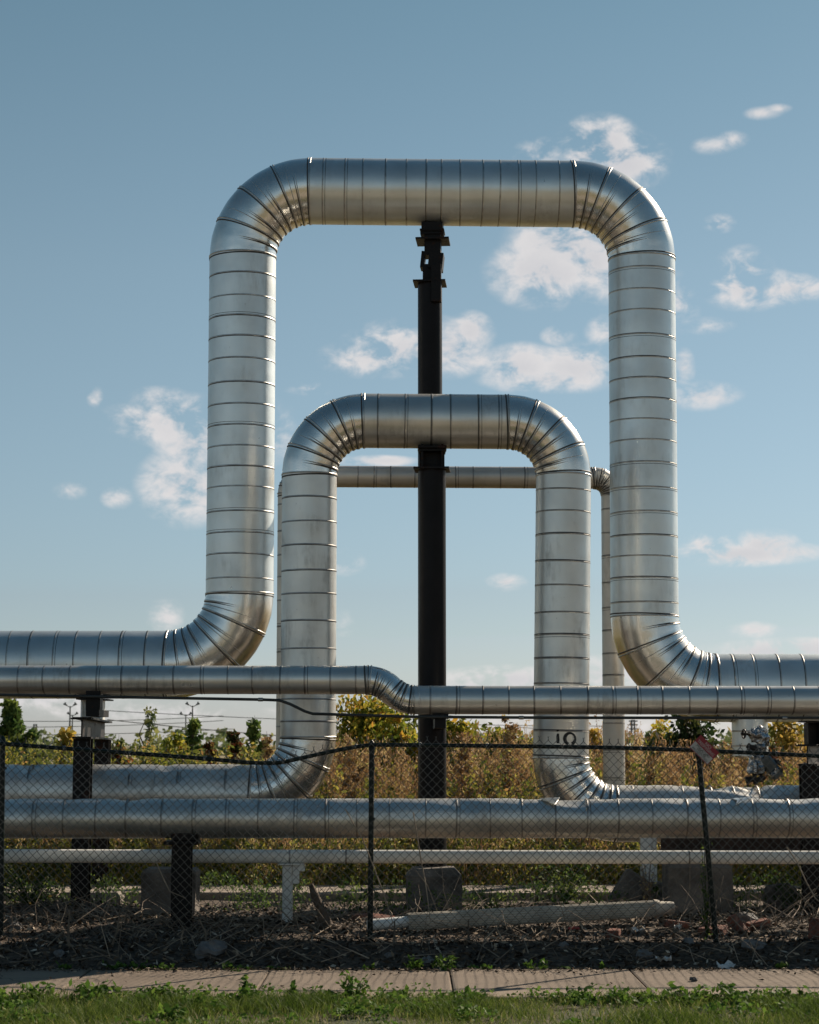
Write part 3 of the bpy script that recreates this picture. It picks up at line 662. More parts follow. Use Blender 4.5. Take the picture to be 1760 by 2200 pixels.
for _ in range(3): pts = [pts[0]]+[(pts[i-1]+pts[i]*2+pts[i+1])/4 for i in range(1, len(pts)-1)]+[pts[-1]]
mb.tube([(p.x, YFN+.028, p.z) for p in pts], .017, 12); mb.build('top_rail', M['green_post'], fence)
def fpost(a, b_, r=.0215, capk=True, Yo=.06):
    pt = at(a[0], a[1], YFN+Yo); pb = at(b_[0], b_[1], YFN+Yo); dirn = (pb-pt); pb = pt+dirn*1.06
    mb = MB(); mb.tube([pt, pb], r, 14); o = mb.build('post', M['green_post'], fence)
    mb = MB(); q = pt-dirn.normalized()*.0; mb.tube([q+Vector((0, 0, -.05)), q+Vector((0, 0, .0)), q+Vector((0, 0, .02)), q+Vector((0, 0, .032))], [r+.004, r+.004, r*.7, .003], 14)
    mb.build('post_cap', M['green_post'], o); return o
fpost((799, 1598), (795.5, 2016)); fpost((6, 1589), (2, 1985)); fpost((1500, 1612), (1539, 2024)); fpost((2230, 1612), (2225, 2010)); fpost((-690, 1600), (-690, 2000))
for i in range(24):
    x = -5.6+.57*i+.05*math.sin(i*5.0); z = railz(x); mb = MB(); mb.tube([(x+.010*math.sin(a*1.7), YFN+.026+.0215*math.cos(a), z+.0215*math.sin(a)) for a in np.linspace(0, 2*PI*1.6, 22)], .0022, 5); mb.build('tie_wire', M['band'], fence)
# tension band loops near the posts
for (x, y) in ((799, 1650), (799, 1760), (797, 1880), (8, 1650), (8, 1900)):
    p = at(x, y, YFN+.06); mb = MB(); mb.tube([p+Vector((0, 0, -.012)), p+Vector((0, 0, .012))], .026, 14); mb.build('tie_band', M['green_post'], fence)
DW = 18.7*pxm(YFN); DH = DW*1.0
V = []; F = []
def wtube(pts, r):
    global V, F
    k = 4; base = len(V); n = len(pts)
    for i, p in enumerate(pts):
        t0 = (pts[min(i+1, n-1)]-pts[max(i-1, 0)]).normalized(); u = t0.cross(Vector((0, 1, 0))).normalized(); w = t0.cross(u)
        for j in range(k): a = PI/4+PI/2*j; V.append(p+(u*math.cos(a)+w*math.sin(a))*r)
    for i in range(n-1):
        for j in range(k): F.append((base+i*k+j, base+i*k+(j+1) % k, base+(i+1)*k+(j+1) % k, base+(i+1)*k+j))
xmin, xmax = -6.2, 8.2; ncol = int((xmax-xmin)/DW*2)
zbot = lambda x: .185+.03*mnoise.noise(Vector((x*.8, 0, 2)))-.02
def warp(x, z):
    a = .018*mnoise.noise(Vector((x*.9, z*1.2, 0)))+.012*mnoise.noise(Vector((x*2.1, z*2, 4)))
    a += .05*math.exp(-((x-2.3)/.35)**2)*(1.6-z)*.5 - .03*math.exp(-((x+1.9)/.5)**2)*(1.6-z)*.4
    return Vector((x+a, YFN+.025*mnoise.noise(Vector((x*1.3, z*1.1, 8))), z+.012*mnoise.noise(Vector((x*1.5, z*1.5, 11)))))
for c in range(ncol):
    xc = xmin+c*DW/2; s = 1 if c % 2 == 0 else -1; xt_ = xc+s*DW/4; zt_ = railz(xt_)+.042; pts = []; k = 0; z = zt_
    while z > zbot(xt_):
        p = warp(xc+s*DW/4, z); p.y += .0025*s*(1 if c % 2 else -1); pts.append(p); z -= DH/2; s = -s; k += 1
    if len(pts) < 3: continue
    wtube(pts, .0037)
    for (p, up) in ((pts[0], 1), (pts[-1], -1)):
        if c % 2: continue
        if up < 0 and random.random() < .2: continue
        a = random.uniform(-.4, .4); q = p+Vector((0, 0, up*.016)); lx = random.uniform(.004, .010)
        wtube([p+Vector((-.003, 0, 0)), q, q+Vector((lx+a*.004, -.004, up*.016))], .0026); wtube([p+Vector((.003, 0, 0)), q, q+Vector((-lx+a*.004, .004, up*.014))], .0026)
build('wire_mesh', [tuple(v) for v in V], np.array(F), M['wire'], fence, smooth=True)

# sign, rotated, at the leaning post
sg = thing('warning_sign', 'small tilted red and white no trespassing sign on the leaning fence post', 'sign', at(1513, 1611, YFN-.03))
cS = at(1513, 1611, YFN-.03); Wd, Hd = 55*pxm(YFN), 36.5*pxm(YFN); Rs_ = rotm(0, R(45), 0)
def sp3(u, v, dy=0): return cS+Rs_ @ Vector((u*Wd, dy, v*Hd))
def plate(u0, v0, u1, v1, dy, th):
    mb = MB(); V = [sp3(a, b_, d) for d in (dy, dy+th) for a, b_ in ((u0, v0), (u1, v0), (u1, v1), (u0, v1))]
    mb.add(V, [(0, 1, 2, 3), (7, 6, 5, 4), (0, 4, 5, 1), (1, 5, 6, 2), (2, 6, 7, 3), (3, 7, 4, 0)]); return mb
plate(-.5, -.5, .5, .5, 0, .003).build('panel', M['sign_red'], sg)
plate(-.475, -.465, .475, .465, -.0008, .0007).build('white_border', M['sign_white'], sg)
plate(-.475, .0, .475, .465, -.0016, .0007).build('red_header', M['sign_red'], sg)
def words(txt, u, v, size, m, nm='lettering', sxk=1.0):
    cu = bpy.data.curves.new('t', 'FONT'); cu.body = txt; cu.align_x = 'CENTER'; cu.align_y = 'CENTER'; cu.size = size; cu.offset = 0.0
    o = bpy.data.objects.new('t', cu); COL.objects.link(o); bpy.context.view_layer.update()
    me = bpy.data.meshes.new_from_object(o.evaluated_get(bpy.context.evaluated_depsgraph_get()))
    V = [sp3(u, v, -.0022)+Rs_ @ Vector((q.co.x*sxk, 0, q.co.y)) for q in me.vertices]; F = [tuple(p.vertices) for p in me.polygons]
    bpy.data.objects.remove(o); mb = MB(); mb.add(V, F); mb.build(nm, m, sg)
words('NO', 0, .34, .034, M['sign_white'], sxk=1.1); words('TRESPASSING', 0, .14, .034, M['sign_white'], sxk=.86)
words('VIOLATORS', 0, -.08, .027, M['ink'], sxk=1.0); words('WILL BE', 0, -.235, .027, M['ink'], sxk=1.0); words('PROSECUTED', 0, -.39, .027, M['ink'], sxk=.98)
mb = MB(); V_ = [sp3(a, b_, -.003) for a, b_ in ((-.36, -.18), (-.30, -.02), (-.2, -.1), (-.12, -.2), (-.02, -.12), (.1, -.24), (.2, -.1), (.32, -.16))]; mb.tube(V_, .0011, 4); mb.build('scribble', M['ink'], sg)

# ------------------------------------------------------------------ debris
# fallen fluted gutter
pa, pb = at(790, 1997, 16.7), at(1408, 1949, 17.3); pa.z = gz(pa.x, pa.y)+.085; pb.z = zat(1952, pb.y)
t = thing('fluted_pipe', 'long pale fluted pipe fallen on the ground behind the fence', 'fallen pipe', tuple(pa))
tt = (pb-pa).normalized(); s_ = Vector((0, 1, 0)); s_ = (s_-tt*s_.dot(tt)).normalized(); n_ = tt.cross(s_)
V = []; F = []; SEG = 120; q0 = pa+tt*.33
for p in (q0, pb):
    for j in range(SEG):
        a = 2*PI*j/SEG; r = .066+.0045*(1 if (j//3) % 2 else -1); V.append(p+(s_*math.cos(a)+n_*math.sin(a))*r)
for j in range(SEG): F.append((j, (j+1) % SEG, SEG+(j+1) % SEG, SEG+j))
build('fluted_shaft', V, F, M['pvc'], t)
mb = MB(); mb.tube([pa+Vector((0, 0, -.01)), q0+tt*.02], .046, 16); mb.build('spigot', M['white'], t)
mb = MB(); mb.tube([pb-tt*.02, pb+tt*.0, pb+tt*.03], [.074, .076, .07], 24, caps=True); mb.tube([pb+tt*.03, pb+tt*.16], [.06, .05], 20); mb.build('end_collar', M['pvc'], t)

def brick(px, py, Y, label, rot, size=(.2, .09, .06)):
    p = at(px, py, Y); p.z = gz(p.x, Y)+size[2]*.45; mb = MB(); mb.box((p.x, p.y, p.z), size, rot=rotm(*rot), bev=.006)
    o = mb.build('brick', M['brick'], origin=tuple(p)); return tag(o, label, 'brick', 'broken bricks scattered on the bank')
brick(1319, 2013, 16.5, 'upright end-on brick on lit mulch right of centre', (R(10), R(80), R(80)), (.085, .1, .085))
brick(1454, 1978, 17.0, 'thin red brick beside the collar end of the fallen fluted pipe', (0, R(8), R(10)))
brick(1532, 1990, 16.7, 'pale topped brick at the foot of the leaning fence post', (R(12), 0, R(-30)), (.22, .13, .06))
brick(1586, 1986, 16.9, 'dark steeply tilted brick just right of the leaning post', (R(8), R(50), R(-35)), (.2, .1, .07))
brick(1755, 2005, 16.5, 'orange brick cut by the right edge of the picture', (R(5), R(4), R(70)), (.2, .1, .16))
brick(1628, 1970, 17.1, 'flat brick half sunk in litter between post and right edge', (R(4), R(-10), R(20)))
brick(820, 1983, 17.3, 'reddish brick behind the spigot of the fluted pipe', (R(14), R(6), R(-20)), (.2, .11, .05))
brick(777, 1978, 17.6, 'small reddish brick just left of the middle fence post', (R(4), 0, R(15)), (.16, .09, .05))
rocks = [(1385, 2047, 15.9, .055, 'rounded pale stone lying in shade right of centre'), (1480, 2030, 16.2, .045, 'small stone in shade left of the leaning post base'), (1600, 1965, 17.3, .085, 'dark lumpy stone on the lit litter near the right'),
 (452, 2048, 15.95, .095, 'large grey boulder in deep shade at left of the bank'), (918, 2058, 15.75, .05, 'stone at the shaded bank foot by a weed near centre'), (836, 2048, 15.9, .03, 'little round stone in shade below the middle post'),
 (1620, 2035, 16.1, .07, 'flattish stone in shade right of the leaning post'), (128, 2048, 15.95, .04, 'bluish stone in shade at far left'), (1490, 2099, 14.75, .022, 'pebble lying alone on the sunlit sidewalk'), (35, 1985, 17.0, .05, 'pale stone lit by sun beside the left edge post'),
 (660, 1980, 17.5, .045, 'pale stone beside the dead stump'), (1210, 2035, 16.1, .04, 'grey stone under the middle of the fluted pipe')]
for i, (px, py, Y, r, lab) in enumerate(rocks):
    x = xat(px, py, Y); z = gz(x, Y) if Y > 15.55 else .03; mb = MB(); lump(mb, (x, Y, z+r*.35), r*1.3, r, r*.75, seed=i*3.1, n=8, amp=.45, rot=rotm(0, random.uniform(-.3, .3), random.uniform(0, 3)))
    tag(mb.build('stone', M['stone'], origin=(x, Y, z), smooth=False), lab, 'stone', 'loose stones on the bank')
for i, (px, py, Y, w, lab) in enumerate([(1372, 2002, 16.7, .11, 'crumpled white paper scrap on lit mulch'), (1457, 1992, 16.9, .06, 'small white litter scrap beside the thin brick'), (1425, 2055, 15.8, .12, 'bluish white litter strip in the shade'), (1560, 2063, 15.65, .13, 'flat pale scrap at the sidewalk edge right of the leaning post')]):
    x = xat(px, py, Y); z = gz(x, Y)+.03; V = []; F = []; n = 7
    for a in range(n):
        for c in range(n): u, v = a/(n-1)-.5, c/(n-1)-.5; V.append((x+u*w, Y+v*w*.7, z+.05*mnoise.noise(Vector((u*3+i*5, v*3, 1)))+.02*mnoise.noise(Vector((u*9, v*9+i, 2)))))
    F = [(a*n+c, (a+1)*n+c, (a+1)*n+c+1, a*n+c+1) for a in range(n-1) for c in range(n-1)]
    tag(build('paper_scrap', V, F, M['paper'], origin=(x, Y, z)), lab, 'litter', 'litter on the bank')
x = xat(1231, 2003, 16.8); mb = MB(); mb.tube([(x-.04, 16.8, gz(x, 16.8)+.03), (x+.03, 16.8, gz(x, 16.8)+.035), (x+.05, 16.82, gz(x, 16.8)+.03)], [.012, .016, .008], 8)
tag(mb.build('red_scrap', M['red'], origin=(x, 16.8, .2)), 'bright red plastic scrap on the mulch below the fluted pipe', 'litter')
# dead stump with broken limb
t = thing('dead_stump', 'dead black stump with a broken slanting limb behind the fence', 'stump', (xat(700, 1990, 17.2), 17.2, .1))
def sp_at(px, py, Y=16.95): return at(px, py, Y)
mb = MB(); mb.tube([sp_at(708, 2012), sp_at(700, 1985), sp_at(690, 1955), sp_at(677, 1925), sp_at(668, 1900)], [.07, .055, .04, .035, .02], 10); mb.build('limb', M['bark'], t)
mb = MB(); lump(mb, sp_at(692, 1998), .13, .10, .06, seed=4, amp=.5)
for k in range(7): a = k*.9; p = sp_at(695, 1995); mb.tube([p, p+Vector((.12*math.cos(a), .1*math.sin(a), -.02)), p+Vector((.22*math.cos(a), .15*math.sin(a), -.06))], [.03, .02, .006], 6)
mb.build('root_ball', M['bark'], t)
# twigs standing on the bank
stems = [(148, 2040, 150, 1955, 'upright thick broken stem at far left of the bank'), (238, 2040, 258, 1955, 'forked leaning dry stem left of the short steel post'), (392, 2045, 395, 1995, 'short dry stem below the short steel post'),
  (442, 2015, 428, 1975, 'bent grey stem tip right of the short steel post'), (845, 2035, 848, 1980, 'thin dry stem just right of the middle post'), (1009, 2018, 1007, 1975, 'stubby dry stake standing before the fluted pipe'), (1180, 2050, 1182, 1990, 'lone thin stake at the bank foot, right of centre')]
for i, (x0_, y0_, x1_, y1_, lab) in enumerate(stems):
    a, b_ = at(x0_, y0_, 16.1+.05*i), at(x1_, y1_, 16.15+.05*i); a.z = gz(a.x, a.y)-.02; mid_ = a.lerp(b_, .5)+Vector((random.uniform(-.03, .03), 0, 0)); mb = MB(); mb.tube([a, mid_, b_], [.011, .009, .005], 7)
    if i == 1: mb.tube([mid_, mid_+Vector((.07, 0, .12))], [.007, .003], 6)
    tag(mb.build('dead_stick', M['stalk'], origin=tuple(a)), lab, 'stick', 'broken sticks standing on the bank')
# vines climbing the mesh
for (pts, lab) in (([(742, 1738), (760, 1770), (778, 1800), (802, 1860), (828, 1930), (845, 1985)], 'long pale dry vine slanting across the fence by the middle post'),
        ([(888, 1745), (897, 1800), (905, 1850), (915, 1900), (925, 1980)], 'thin dead vine hanging on the mesh right of the middle post'),
        ([(1690, 1820), (1712, 1850), (1730, 1890), (1752, 1930), (1790, 1960)], 'curving pale vine on the mesh at far right'),
        ([(335, 1850), (350, 1885), (365, 1915), (400, 1930)], 'pale twig caught in the mesh near the short steel post')):
    mb = MB(); mb.tube([at(x, y, YFN-.03) for x, y in pts], [.005]*(len(pts)-1)+[.003], 6); tag(mb.build('dry_vine', M['twig'], origin=tuple(at(*pts[0], YFN))), lab, 'vine', 'dry vines caught in the fence')

# mulch / litter / fallen twigs
def leaves(C, size, rn, flat=0.0, asp=.45, droop=0.0):
    """one diamond leaf per centre"""
    n = len(C); size = np.asarray(size)*np.ones(n)
    d = rn.normal(size=(n, 3)); d[:, 2] = d[:, 2]*(1-flat)-droop; d /= np.linalg.norm(d, axis=1)[:, None]
    w = rn.normal(size=(n, 3)); w[:, 2] *= (1-flat*.9); w -= d*(w*d).sum(1)[:, None]; w /= np.linalg.norm(w, axis=1)[:, None]
    s = size[:, None]; V = np.empty((n, 4, 3)); V[:, 0] = C-d*s*.5; V[:, 1] = C+w*s*asp*.5-d*s*.08; V[:, 2] = C+d*s*.5; V[:, 3] = C-w*s*asp*.5-d*s*.08
    return V.reshape(-1, 3), np.arange(4*n).reshape(n, 4)
gzv = np.vectorize(gz)
n = 26000; X = rng.uniform(-5, 6.5, n); Y_ = 15.52+rng.beta(1.1, 1.6, n)*5.0; Z = gzv(X, Y_)+rng.uniform(.002, .025, n)
V, F = leaves(np.stack([X, Y_, Z], 1), rng.uniform(.02, .085, n), rng, flat=.55, asp=.35)
build('mulch', V, F, M['chips'], tint=np.repeat(np.where(rng.random(n) < .05, 1.0, rng.beta(1.2, 1.9, n)), 4), kind='stuff')
n = 2600; X = rng.uniform(-4.5, 4.5, n); ed_ = np.array([.10+.16*max(0, fbm(x, 3, 1, 1.4)+.2) for x in X]); Y_ = 15.53-np.abs(rng.normal(size=n))*ed_; Y_ = np.where(rng.random(n) < .93, Y_, rng.uniform(13.95, 15.5, n))
V, F = leaves(np.stack([X, Y_, np.full(n, .036)], 1), rng.uniform(.012, .045, n), rng, flat=.85, asp=.45)
build('leaf_litter', V, F, M['chips'], tint=np.repeat(rng.beta(1.2, 2.0, n), 4), kind='stuff')
V = []; mbt = MB(); rn = random.Random(5)
for i in range(950):
    x = rn.uniform(-4.5, 5.5); y = 15.7+rn.random()**1.3*3.2; z = gz(x, y)+rn.uniform(.0, .05); L = rn.uniform(.12, .55); a = rn.uniform(0, PI); e = rn.uniform(-.05, .45) if rn.random() < .8 else rn.uniform(.5, 1.2)
    d = Vector((math.cos(a)*math.cos(e), math.sin(a)*math.cos(e), math.sin(e))); p = Vector((x, y, z)); k = Vector((rn.uniform(-.1, .1), rn.uniform(-.1, .1), rn.uniform(-.02, .12)))*L
    mbt.tube([p, p+d*L*.5+k, p+d*L], [rn.uniform(.0025, .007), .003, .0015], 4, caps=False, m=0 if rn.random() < .6 else 1)
mbt.build('dry_twigs', [M['twig'], M['stalk']], kind='stuff')

# ------------------------------------------------------------------ grass and weeds in front
def blades(X, Y_, h, w, rn, zf, lean=.35):
    n = len(X); Z = zf(X, Y_); a = rn.uniform(0, 2*PI, n); u = np.stack([np.cos(a), np.sin(a), np.zeros(n)], 1)
    b2 = rn.uniform(0, 2*PI, n); l = np.stack([np.cos(b2), np.sin(b2), np.zeros(n)], 1)*(h*lean*rn.uniform(.2, 1.6, n))[:, None]
    B = np.stack([X, Y_, Z-.005], 1); up = np.zeros((n, 3)); up[:, 2] = h
    V = np.empty((n, 6, 3)); ww = (w/2)[:, None]
    V[:, 0] = B-u*ww; V[:, 1] = B+u*ww; V[:, 2] = B+up*.55+l*.35-u*ww*.8; V[:, 3] = B+up*.55+l*.35+u*ww*.8; V[:, 4] = B+up*.95+l-u*ww*.12; V[:, 5] = B+up*.95+l+u*ww*.12
    i = np.arange(n)[:, None]*6; F = np.concatenate([i+np.array([[0, 1, 3, 2]]), i+np.array([[2, 3, 5, 4]])], 0)
    return V.reshape(-1, 3), F
n = 95000; X = rng.uniform(-4.2, 4.2, n); Y_ = 13.93-np.abs(rng.beta(1, 1.6, n))*3.4
pn = np.array([fbm(x, y, 3, 1.3, 2) for x, y in zip(X, Y_)]); keep = rng.random(n) < np.clip(.75+pn*1.8, .12, 1); X, Y_, pn = X[keep], Y_[keep], pn[keep]
n = len(X); h = rng.uniform(.035, .10, n)*(1+pn*.8); V, F = blades(X, Y_, h, rng.uniform(.003, .006, n), rng, gzv, .7)
build('grass', V, F, M['grass'], tint=np.repeat(np.clip(rng.beta(2, 2.6, n)-pn*.5+.05, 0, 1), 6), kind='stuff')
# broadleaf weeds as ground cover along the sidewalk edge
C = []; S = []
for k in range(240):
    x = rng.uniform(-4, 4); y = 13.92-rng.random()**2.0*1.5
    if fbm(x, y, 12, 1.1, 2) < -.05: continue
    hh = rng.uniform(.03, .10)*(1.2-(13.92-y)*.3); m_ = rng.integers(25, 60); rad = rng.uniform(.06, .16)
    q = rng.normal(size=(m_, 2))*rad*.6; zz = rng.uniform(.01, 1, m_)*hh*np.exp(-(q**2).sum(1)/(rad*rad*1.5)); C.append(np.stack([x+q[:, 0], y+q[:, 1], zz+.015], 1)); S.append(rng.uniform(.02, .05, m_))
C = np.concatenate(C); S = np.concatenate(S); V, F = leaves(C, S, rng, flat=.35, asp=.6)
build('ground_cover', V, F, M['broad'], tint=np.repeat(rng.random(len(C)), 4), kind='stuff')
# small weeds rooted at the bank foot (behind the sidewalk)
def weed(px, Y, rad, hh, nl, lab, grp, m='broad', ls=(.03, .06), name='weed', tintr=(0, 1), spiky=False):
    x = xat(px, 2070, Y); z0 = gz(x, Y) if Y > 15.5 or Y < 13.95 else .03
    mb = MB(); C = []
    for k in range(max(4, nl//9)):
        a = rng.uniform(0, 2*PI); e = rng.uniform(.2, 1.0); tip = Vector((math.cos(a)*rad*(1.1-e*.6), math.sin(a)*rad*(1.1-e*.6), hh*e)); b0 = Vector((x, Y, z0)); mb.tube([b0, b0+tip*.5+Vector((0, 0, hh*.1)), b0+tip], [.004, .003, .0015], 4, caps=False)
        for j in range(9): f = rng.uniform(.25, 1.05); p = b0+tip*f; C.append((p.x+rng.normal()*rad*.12, p.y+rng.normal()*rad*.12, max(z0+.01, p.z+rng.normal()*hh*.08)))
    V, F = leaves(np.array(C), rng.uniform(ls[0], ls[1], len(C)), rng, flat=.2, asp=.5)
    t = thing(name, lab, 'weed', (x, Y, z0), grp)
    build('foliage', V, F, M[m], t, tint=np.repeat(rng.uniform(tintr[0], tintr[1], len(C)), 4)); mb.build('stem', M['stalk'] if m == 'plume' else M['broad'], t)
    return t
for i, (px, Y, rad, hh, nl, lab) in enumerate([(138, 15.56, .09, .06, 70, 'bright low weed at the sidewalk edge, far left'), (240, 15.6, .12, .08, 70, 'leafy weed clump at bank foot, left of the boulder'), (300, 15.62, .12, .07, 60, 'low weed clump under the left part of the bank'),
   (365, 15.58, .12, .07, 70, 'weed patch at the bank foot below the short steel post'), (500, 15.58, .16, .07, 90, 'spreading low weed patch right of the boulder'), (600, 15.6, .1, .05, 50, 'sparse low weed below the dead stump'),
   (892, 15.58, .11, .11, 90, 'bushy weed at the bank foot, left one of the centre pair'), (957, 15.6, .12, .11, 90, 'bushy weed at the bank foot, right one of the centre pair'), (1030, 15.57, .13, .05, 60, 'flat weed trailing right of the centre pair'), (1155, 15.57, .11, .09, 80, 'bright weed by the thin stake at the bank foot'),
   (1220, 15.57, .07, .04, 40, 'tiny weed on the sidewalk edge right of the thin stake'), (1302, 15.58, .06, .05, 40, 'small upright weed below the upright brick'), (1680, 15.65, .08, .05, 40, 'small weed in the shade near the right edge'), (795, 15.6, .06, .05, 35, 'little weed directly below the middle post')]):
    weed(px, Y, rad, hh, nl, lab, 'small weeds at the foot of the bank')
for i, (px, Y, rad, hh, nl, lab) in enumerate([(75, 13.85, .16, .12, 130, 'leafy weed tuft on the lawn edge at far left'), (205, 13.85, .22, .16, 180, 'tall leafy weed clump on the lawn edge at left'), (330, 13.8, .15, .13, 120, 'round leafy weed on the lawn left of centre'),
   (525, 13.88, .05, .17, 40, 'upright broad-leaved sprout on the lawn edge, left of centre'), (640, 13.85, .08, .14, 60, 'fresh sprout tuft below the dead stump'), (755, 13.86, .14, .20, 120, 'tallest spiky weed on the lawn edge below the middle post'),
   (850, 13.8, .18, .08, 100, 'low leafy weed right of the tallest spiky weed'), (1020, 13.8, .2, .10, 130, 'wide leafy weed on the lawn edge at centre'), (1240, 13.82, .14, .12, 110, 'leafy weed on the lawn edge right of centre'), (1345, 13.8, .2, .14, 150, 'dense leafy weed clump on the lawn below the bricks'),
   (1480, 13.75, .25, .13, 190, 'broad leafy weed clump below the leaning post'), (1590, 13.8, .2, .14, 150, 'dense leafy weed clump right of the leaning post'), (1710, 13.85, .16, .10, 110, 'leafy weed tuft on the lawn at far right'), (370, 12.9, .14, .09, 90, 'leafy weed standing in the lawn near the bottom left')]):
    weed(px, Y, rad, hh, nl, lab, 'leafy weeds along the lawn edge', ls=(.03, .075))

# ------------------------------------------------------------------ vegetation behind the pipes
def stalkfield(name, xr, yr, n, hfun, lmat, leaf_n, ls, mass=.55, spread=.07, tint=(0, 1), stem=True, lowm=None):
    """many upright weeds with plume-like tops as one piece of stuff"""
    Cs = []; Ts = []; Ss = []; SV = []; SF = []
    X = rng.uniform(*xr, n); Yy = yr[0]+(rng.random(n)**1.4)*(yr[1]-yr[0])
    for x, y in zip(X, Yy):
        h = hfun(x, y)*rng.uniform(.72, 1.08)
        if h < .15: continue
        lx, ly = rng.normal()*.10*h, rng.normal()*.06*h; m_ = int(leaf_n*rng.uniform(.6, 1.4))
        f = np.clip(1-rng.beta(1.0, 1.5, m_)*mass*1.25, .05, 1); sp = spread*(1.15-f)*2.2+.012
        br = rng.uniform(0, 2*PI, m_); rr = sp*np.sqrt(rng.random(m_))
        Cs.append(np.stack([x+lx*f*f+np.cos(br)*rr, y+ly*f*f+np.sin(br)*rr, gz(x, y)+h*f], 1)); t0 = rng.uniform(tint[0], tint[1]); Ts.append(np.clip(t0+rng.normal(size=m_)*.15, 0, 1)); Ss.append(rng.uniform(ls[0], ls[1], m_))
        b = len(SV); w = .004
        for k in range(4): q = k/3; SV += [(x+lx*q*q-w*(1-q*.6), y+ly*q*q, gz(x, y)+h*q), (x+lx*q*q+w*(1-q*.6), y+ly*q*q, gz(x, y)+h*q)]
        for k in range(3): SF.append((b+2*k, b+2*k+1, b+2*k+3, b+2*k+2))
    C = np.concatenate(Cs); V, F = leaves(C, np.concatenate(Ss), rng, flat=(-1.6 if lmat == 'plume' else -.3), asp=(.30 if lmat == 'plume' else .5)); T = np.repeat(np.concatenate(Ts), 4)
    nv = len(V); V = np.concatenate([V, np.array(SV)]); T = np.concatenate([T, np.full(len(SV), .25)]); F = np.concatenate([F, np.array(SF)+nv])
    build(name, V, F, M[lmat], tint=T, kind='stuff')
def hbrown(x, y):
    pxx = 880+x*FPX/y; base = np.interp(pxx, [-200, 0, 300, 480, 600, 700, 850, 1150, 1300, 1450, 1600, 1760, 2000], [.9, 1.0, 1.1, 1.25, 1.45, 1.42, 1.45, 1.66, 1.66, 1.6, 1.5, 1.45, 1.5])
    return base*(1+.30*fbm(x, y, 4, .9)+.10*fbm(x, y, 8, 3.0))
stalkfield('tall_dry_weeds', (-7, 8.5), (24.2, 31), 3400, hbrown, 'plume', 75, (.022, .065), mass=.6, tint=(.05, .9))
stalkfield('tall_green_weeds', (-7, 8.5), (23.4, 30), 1300, lambda x, y: max(hbrown(x, y)*.80, float(np.interp(880+x*FPX/y, [-300, 560, 640, 720], [1.62, 1.5, 1.3, .3]))*(1+.12*fbm(x, y, 4, .9))), 'weed_leaf', 62, (.03, .085), mass=.85, spread=.09, tint=(.1, .9))
stalkfield('low_weeds', (-6.5, 8), (22.3, 24.2), 1300, lambda x, y: .55+.35*fbm(x, y, 6, .8), 'weed_leaf', 55, (.03, .08), mass=1.0, spread=.10, tint=(0, .75))
stalkfield('straw_weeds', (-6.5, 8), (22.3, 24.4), 650, lambda x, y: .80+.35*fbm(x, y, 26, .9), 'plume', 70, (.025, .06), mass=.9, spread=.08, tint=(.1, 1))
stalkfield('low_weeds', (-5.5, 7), (19.3, 22.2), 280, lambda x, y: .18+.22*abs(fbm(x, y, 16, 1.2)), 'leaf_green', 40, (.02, .055), mass=1.0, spread=.10, tint=(0, .9))

